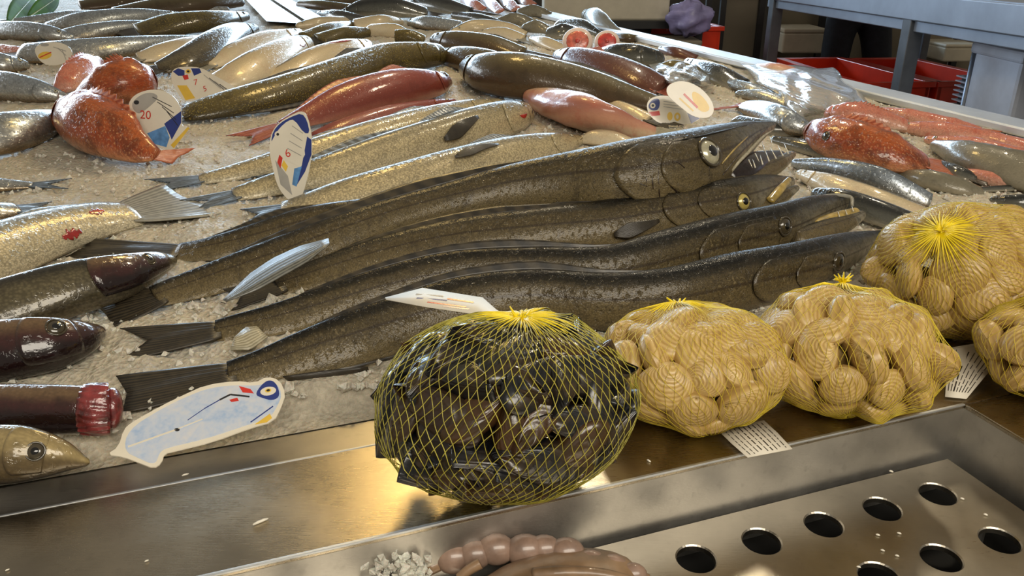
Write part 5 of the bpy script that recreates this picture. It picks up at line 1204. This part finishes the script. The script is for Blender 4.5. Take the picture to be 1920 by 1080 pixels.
# fish on the stall table: seen as a thin strip
for i, (x0, x1, kd, lb) in enumerate(((1700, 1800, 'eel', 'dark fish on the stall table at the top right, left one'), (1800, 1890, 'black', 'dark fish on the stall table at the top right, right one'))):
    a = E0 + ED * (.55 + .5 * i) + EN * .16 + Zv * .165; b = a + ED * .40; n = 16
    root = empty('market_fish', (a + b) / 2 - Zv * .035, lb, 'fish', 'fish on the stall table'); m = MB()
    m.tube([a + (b - a) * q for q in np.linspace(0, 1, n)], [.028 * math.sin(math.pi * (.06 + .9 * q) ** .8) + .004 for q in np.linspace(0, 1, n)], 12)
    mesh_obj('body', m.v, m.f, M['redbrown'] if kd == 'eel' else M['black'], root, True, {'fish': [(0, .3)] * len(m.v), 'skin': [(v[0], v[2]) for v in m.v]})
    m = MB(); d = nrm(b - a); m.add([b - d * .01, b + d * .05 + Zv * .03, b + d * .03, b + d * .05 - Zv * .02], [[0, 1, 2], [0, 2, 3]]); o = m.build('tail_fin', M['t_dark'], root)
    sm = o.modifiers.new('thick', 'SOLIDIFY'); sm.thickness = .003
# crates
def crate(label, corner_px, z, ln, wd_, ht, mat=None, group='red plastic crates'):
    mat = mat or M['redp']; o0 = onz(corner_px[0], corner_px[1], z) if corner_px[0] > 10 else E0 + ED * corner_px[0] + EN * corner_px[1] + Zv * (z - 1); root = empty('plastic_crate', o0 - Zv * ht + ED * ln / 2 + EN * wd_ / 2, label, 'crate', group)
    th = .012; c_ = o0 + ED * ln / 2 + EN * wd_ / 2 - Zv * ht / 2
    m = MB(); m.box(c_ - Zv * (ht / 2 - .008), ED * (ln / 2 - .01), EN * (wd_ / 2 - .01), Zv * .008); m.build('crate_floor', mat, root)
    for sg in (-1, 1):
        m = MB(); m.box(c_ + EN * sg * (wd_ / 2 - th), ED * ln / 2, EN * th, Zv * ht / 2); m.build('long_side', mat, root, bevel=.003)
        m = MB(); m.box(c_ + ED * sg * (ln / 2 - th), ED * th, EN * wd_ / 2 * .98, Zv * ht / 2 * .99); m.build('short_side', mat, root, bevel=.003)
        m = MB(); m.box(c_ + EN * sg * (wd_ / 2 + .004) + Zv * (ht / 2 - .012), ED * (ln / 2 + .012), EN * .014, Zv * .012); m.build('rim', mat, root, bevel=.003)
        m = MB(); m.box(c_ + ED * sg * (ln / 2 + .004) + Zv * (ht / 2 - .012), ED * .014, EN * (wd_ / 2 + .012), Zv * .012); m.build('rim', mat, root, bevel=.003)
    return c_
crate('red plastic crate under the stall table, left of two', (.05, .078), .75, .83, .33, .28)
crate('red plastic crate under the stall table, right of two', (.10, .440), .75, .78, .34, .28)
crate('small red crate beneath the lilac plastic bag', (1222, 40), .88, .36, .30, .18)
# white wrapped thing inside the left crate
m = MB(); p = E0 + ED * .45 + EN * .22 + Zv * (.515 - 1); m.ellipsoid(p, ED * .07, EN * .04, Zv * .03, 14, 8); m.ellipsoid(p + ED * .08, ED * .04, EN * .03, Zv * .022, 12, 8)
o = m.build('crumpled_bag', M['epsb'], None, True); tag(o, 'crumpled white plastic inside the left red crate', 'plastic bag')
# foam boxes
def foam_box(label, quad_px, dep, mat, group='foam boxes', lid=True):
    x0, x1, y0, y1 = quad_px; dpt = lambda x, y: CAM + ray(x, y) * dep
    a = dpt(x0, y1); b = dpt(x1, y1); top = dpt(x0, y0); h = top[2] - a[2]; h = h / max(.2, 1.0); d = .36
    c_ = (a + b) / 2 + np.array([0, d / 2, h / 2]); root = empty('foam_box', c_ - np.array([0, 0, h / 2]), label, 'box', group); hw = (b[0] - a[0]) / 2
    m = MB(); m.box(c_ - Zv * h * .09, (hw, 0, 0), (0, d / 2, 0), Zv * h * .41); m.build('box_body', mat, root, bevel=.01)
    m = MB(); m.box(c_ + Zv * h * .41, (hw * 1.015, 0, 0), (0, d / 2 * 1.015, 0), Zv * h * .09); m.build('box_lid', mat, root, bevel=.008)
    return root
foam_box('large cream foam box at the top right of the fish pile', (1020, 1254, -60, 38), 4.4, M['eps'])
m = MB(); pa = CAM + ray(1060, 37) * 4.395; pb = CAM + ray(1060, -40) * 4.395
# display bench below the foam box
p0 = CAM + ray(1000, 38) * 4.35; p1 = CAM + ray(1330, 38) * 4.35; rt_ = empty('side_bench', np.array([(p0[0] + p1[0]) / 2, p0[1] + .3, 0]), 'dark side bench carrying the cream foam box', 'bench')
m = MB(); m.box(((p0[0] + p1[0]) / 2, p0[1] + .3, p0[2] - .022), ((p1[0] - p0[0]) / 2, 0, 0), (0, .32, 0), Zv * .02); m.build('bench_top', M['rack'], rt_)
for x_ in (p0[0] + .05, p1[0] - .05):
    for y_ in (p0[1] + .02, p0[1] + .56):
        m = MB(); m.prism((x_, y_, .0), (x_, y_, p0[2] - .04), (.02, 0, 0), (0, .02, 0)); m.build('leg', M['rack'], rt_)
m = MB(); m.box(((p0[0] + p1[0]) / 2, p0[1] + .5, p0[2] / 2), ((p1[0] - p0[0]) / 2, 0, 0), (0, .01, 0), Zv * (p0[2] / 2 - .05)); m.build('back_panel', M['t_dark'], rt_)
# crate's support
foam_box('pale foam box under the small red crate', (1215, 1312, 74, 130), 4.2, M['panel'])
# lilac bag
rg = np.random.default_rng(5); m = MB(); cb = CAM + ray(1292, 34) * 4.2; V = []; nu, nv = 28, 18
for j in range(nv + 1):
    th = math.pi * j / nv
    for i in range(nu):
        ph = 2 * math.pi * i / nu; f = 1 + .12 * math.sin(5 * ph + 2 * th) + .10 * math.sin(7 * th + 3 * ph) + .05 * math.sin(13 * ph)
        V.append(cb + np.array([.115 * math.sin(th) * math.cos(ph), .09 * math.sin(th) * math.sin(ph), .082 * math.cos(th)]) * f)
m.add(V, [[j * nu + i, (j + 1) * nu + i, (j + 1) * nu + (i + 1) % nu, j * nu + (i + 1) % nu] for j in range(nv) for i in range(nu)])
o = m.build('plastic_bag', M['plastic_lilac'], None, True); tag(o, 'lilac-grey bunched plastic bag on the small red crate', 'plastic bag')
# black rack with beige panels
rk = empty('storage_rack', CAM + ray(1390, 100) * 5.2 - Zv * 0, 'dark storage rack with beige panels behind the counter', 'rack'); rk.location.z = 0
D_ = 5.2; xa = (CAM + ray(1328, 50) * D_); 
def rx(x, y=50): return CAM + ray(x, y) * D_
for x in (1325, 1352, 1424, 1452, 1540, 1640, 1800, 1930):
    q = rx(x); m = MB(); m.prism((q[0], q[1], 0), (q[0], q[1], 1.5), (.018, 0, 0), (0, .018, 0)); m.build('post', M['rack'], rk)
for x0, x1, z0, z1 in ((1354, 1422, .62, 1.5), (1354, 1422, .1, .58), (1454, 1538, .55, .98), (1544, 1636, .55, .9), (1804, 1926, .5, .95), (1644, 1796, .55, .8)):
    q0, q1 = rx(x0), rx(x1); m = MB(); m.box(((q0[0] + q1[0]) / 2, q0[1] + .05, (z0 + z1) / 2), ((q1[0] - q0[0]) / 2, 0, 0), (0, .01, 0), Zv * (z1 - z0) / 2); m.build('panel', M['panel'], rk)
q0, q1 = rx(1325), rx(1930)
for z in (.52, 1.02, 1.48):
    m = MB(); m.box(((q0[0] + q1[0]) / 2, q0[1] + .2, z), ((q1[0] - q0[0]) / 2, 0, 0), (0, .22, 0), Zv * .015); m.build('shelf', M['rack'], rk)
foam_box('beige foam box on the rack behind the red crates', (1465, 1545, 52, 100), 5.0, M['eps'])
foam_box('small white foam box on the rack seen between the table legs', (1768, 1835, 82, 116), 5.0, M['eps'])
# dark trousers of a person behind the stall table
M['jeans'] = plain('dark_denim', C(24, 28, 38), .8, var=.3, nscale=30, bump=.4)
pr = empty('person', (E0 - ED * .45 + EN * .75) * np.array([1, 1, 0]), 'person in dark trousers behind the stall table, only legs showing', 'person')
pc = CAM + ray(1620, 60) * 4.3
me = bpy.data.meshes.new('body'); bm = bmesh.new()
sv = {}; J = {'pel': (0, 0, .98, .16), 'bel': (0, 0, 1.12, .16), 'che': (0, 0, 1.38, .17), 'nek': (0, 0, 1.53, .06), 'hed': (0, -.01, 1.66, .10), 'hipL': (-.10, 0, .92, .10), 'kneL': (-.13, -.06, .50, .075), 'ankL': (-.13, .02, .09, .05), 'toeL': (-.13, -.16, .05, .045), 'hipR': (.10, 0, .92, .10), 'kneR': (.15, -.08, .50, .075), 'ankR': (.17, .02, .09, .05), 'toeR': (.18, -.16, .05, .045), 'shL': (-.2, 0, 1.44, .065), 'elL': (-.27, .0, 1.17, .05), 'wrL': (-.24, -.14, .98, .035), 'shR': (.2, 0, 1.44, .065), 'elR': (.27, 0, 1.17, .05), 'wrR': (.24, -.14, .98, .035)}
for k, q in J.items(): sv[k] = bm.verts.new((q[0], q[1], q[2]))
for a, b in (('pel', 'bel'), ('bel', 'che'), ('che', 'nek'), ('nek', 'hed'), ('pel', 'hipL'), ('hipL', 'kneL'), ('kneL', 'ankL'), ('ankL', 'toeL'), ('pel', 'hipR'), ('hipR', 'kneR'), ('kneR', 'ankR'), ('ankR', 'toeR'), ('che', 'shL'), ('shL', 'elL'), ('elL', 'wrL'), ('che', 'shR'), ('shR', 'elR'), ('elR', 'wrR')): bm.edges.new((sv[a], sv[b]))
bm.to_mesh(me); bm.free(); me.materials.append(M['jeans']); po = bpy.data.objects.new('body', me); COL.objects.link(po); po.parent = pr
md = po.modifiers.new('skin', 'SKIN'); md.use_smooth_shade = True
for i, q in enumerate(J.values()): me.skin_vertices[0].data[i].radius = (q[3], q[3])
me.skin_vertices[0].data[0].use_root = True
po.modifiers.new('sub', 'SUBSURF').levels = 2; po.modifiers['sub'].render_levels = 2
# white box and stack of white trays at the right edge
rt_ = empty('white_bin', onz(1900, 240, .45) * np.array([1, 1, 0]), 'white plastic bin at the right edge below the stall table', 'bin')
dpt = 2.75; q0 = CAM + ray(1886, 250) * dpt; q1 = CAM + ray(2010, 250) * dpt; zt = (CAM + ray(1880, 95) * dpt)[2]; zb = .0
m = MB(); m.box(((q0[0] + q1[0]) / 2, q0[1] + .15, zt / 2), ((q1[0] - q0[0]) / 2, 0, 0), (0, .15, 0), Zv * (zt / 2 - .02)); m.build('bin_body', M['epsb'], rt_, bevel=.015)
m = MB(); m.box(((q0[0] + q1[0]) / 2, q0[1] + .15, zt - .01), ((q1[0] - q0[0]) / 2 + .012, 0, 0), (0, .165, 0), Zv * .02); m.build('bin_lid', M['epsb'], rt_, bevel=.01)
for k in range(-9, 9):
    a = CAM + ray(1838, 236) * 3.15; b = CAM + ray(1900, 236) * 3.15; a = a + Zv * .0189 * k; b = b + Zv * .0189 * k
    rt_ = empty('foam_tray', (a + b) / 2 + np.array([0, .12, -.004]), 'thin white foam tray in the stack beside the white bin', 'tray', 'foam trays in the stack')
    m = MB(); m.box((a + b) / 2 + np.array([0, .12, 0]), ((b[0] - a[0]) / 2 - .012, 0, 0), (0, .108, 0), Zv * .0094); m.build('tray_shade_base', M['rack'], rt_, bevel=.002)  # inset base coloured black to imitate shade between the stacked rims
    m = MB(); m.box((a + b) / 2 + np.array([0, .12, .0065]), ((b[0] - a[0]) / 2 + .004, 0, 0), (0, .125, 0), Zv * .0028); m.build('tray_rim', M['epsb'], rt_, bevel=.001)
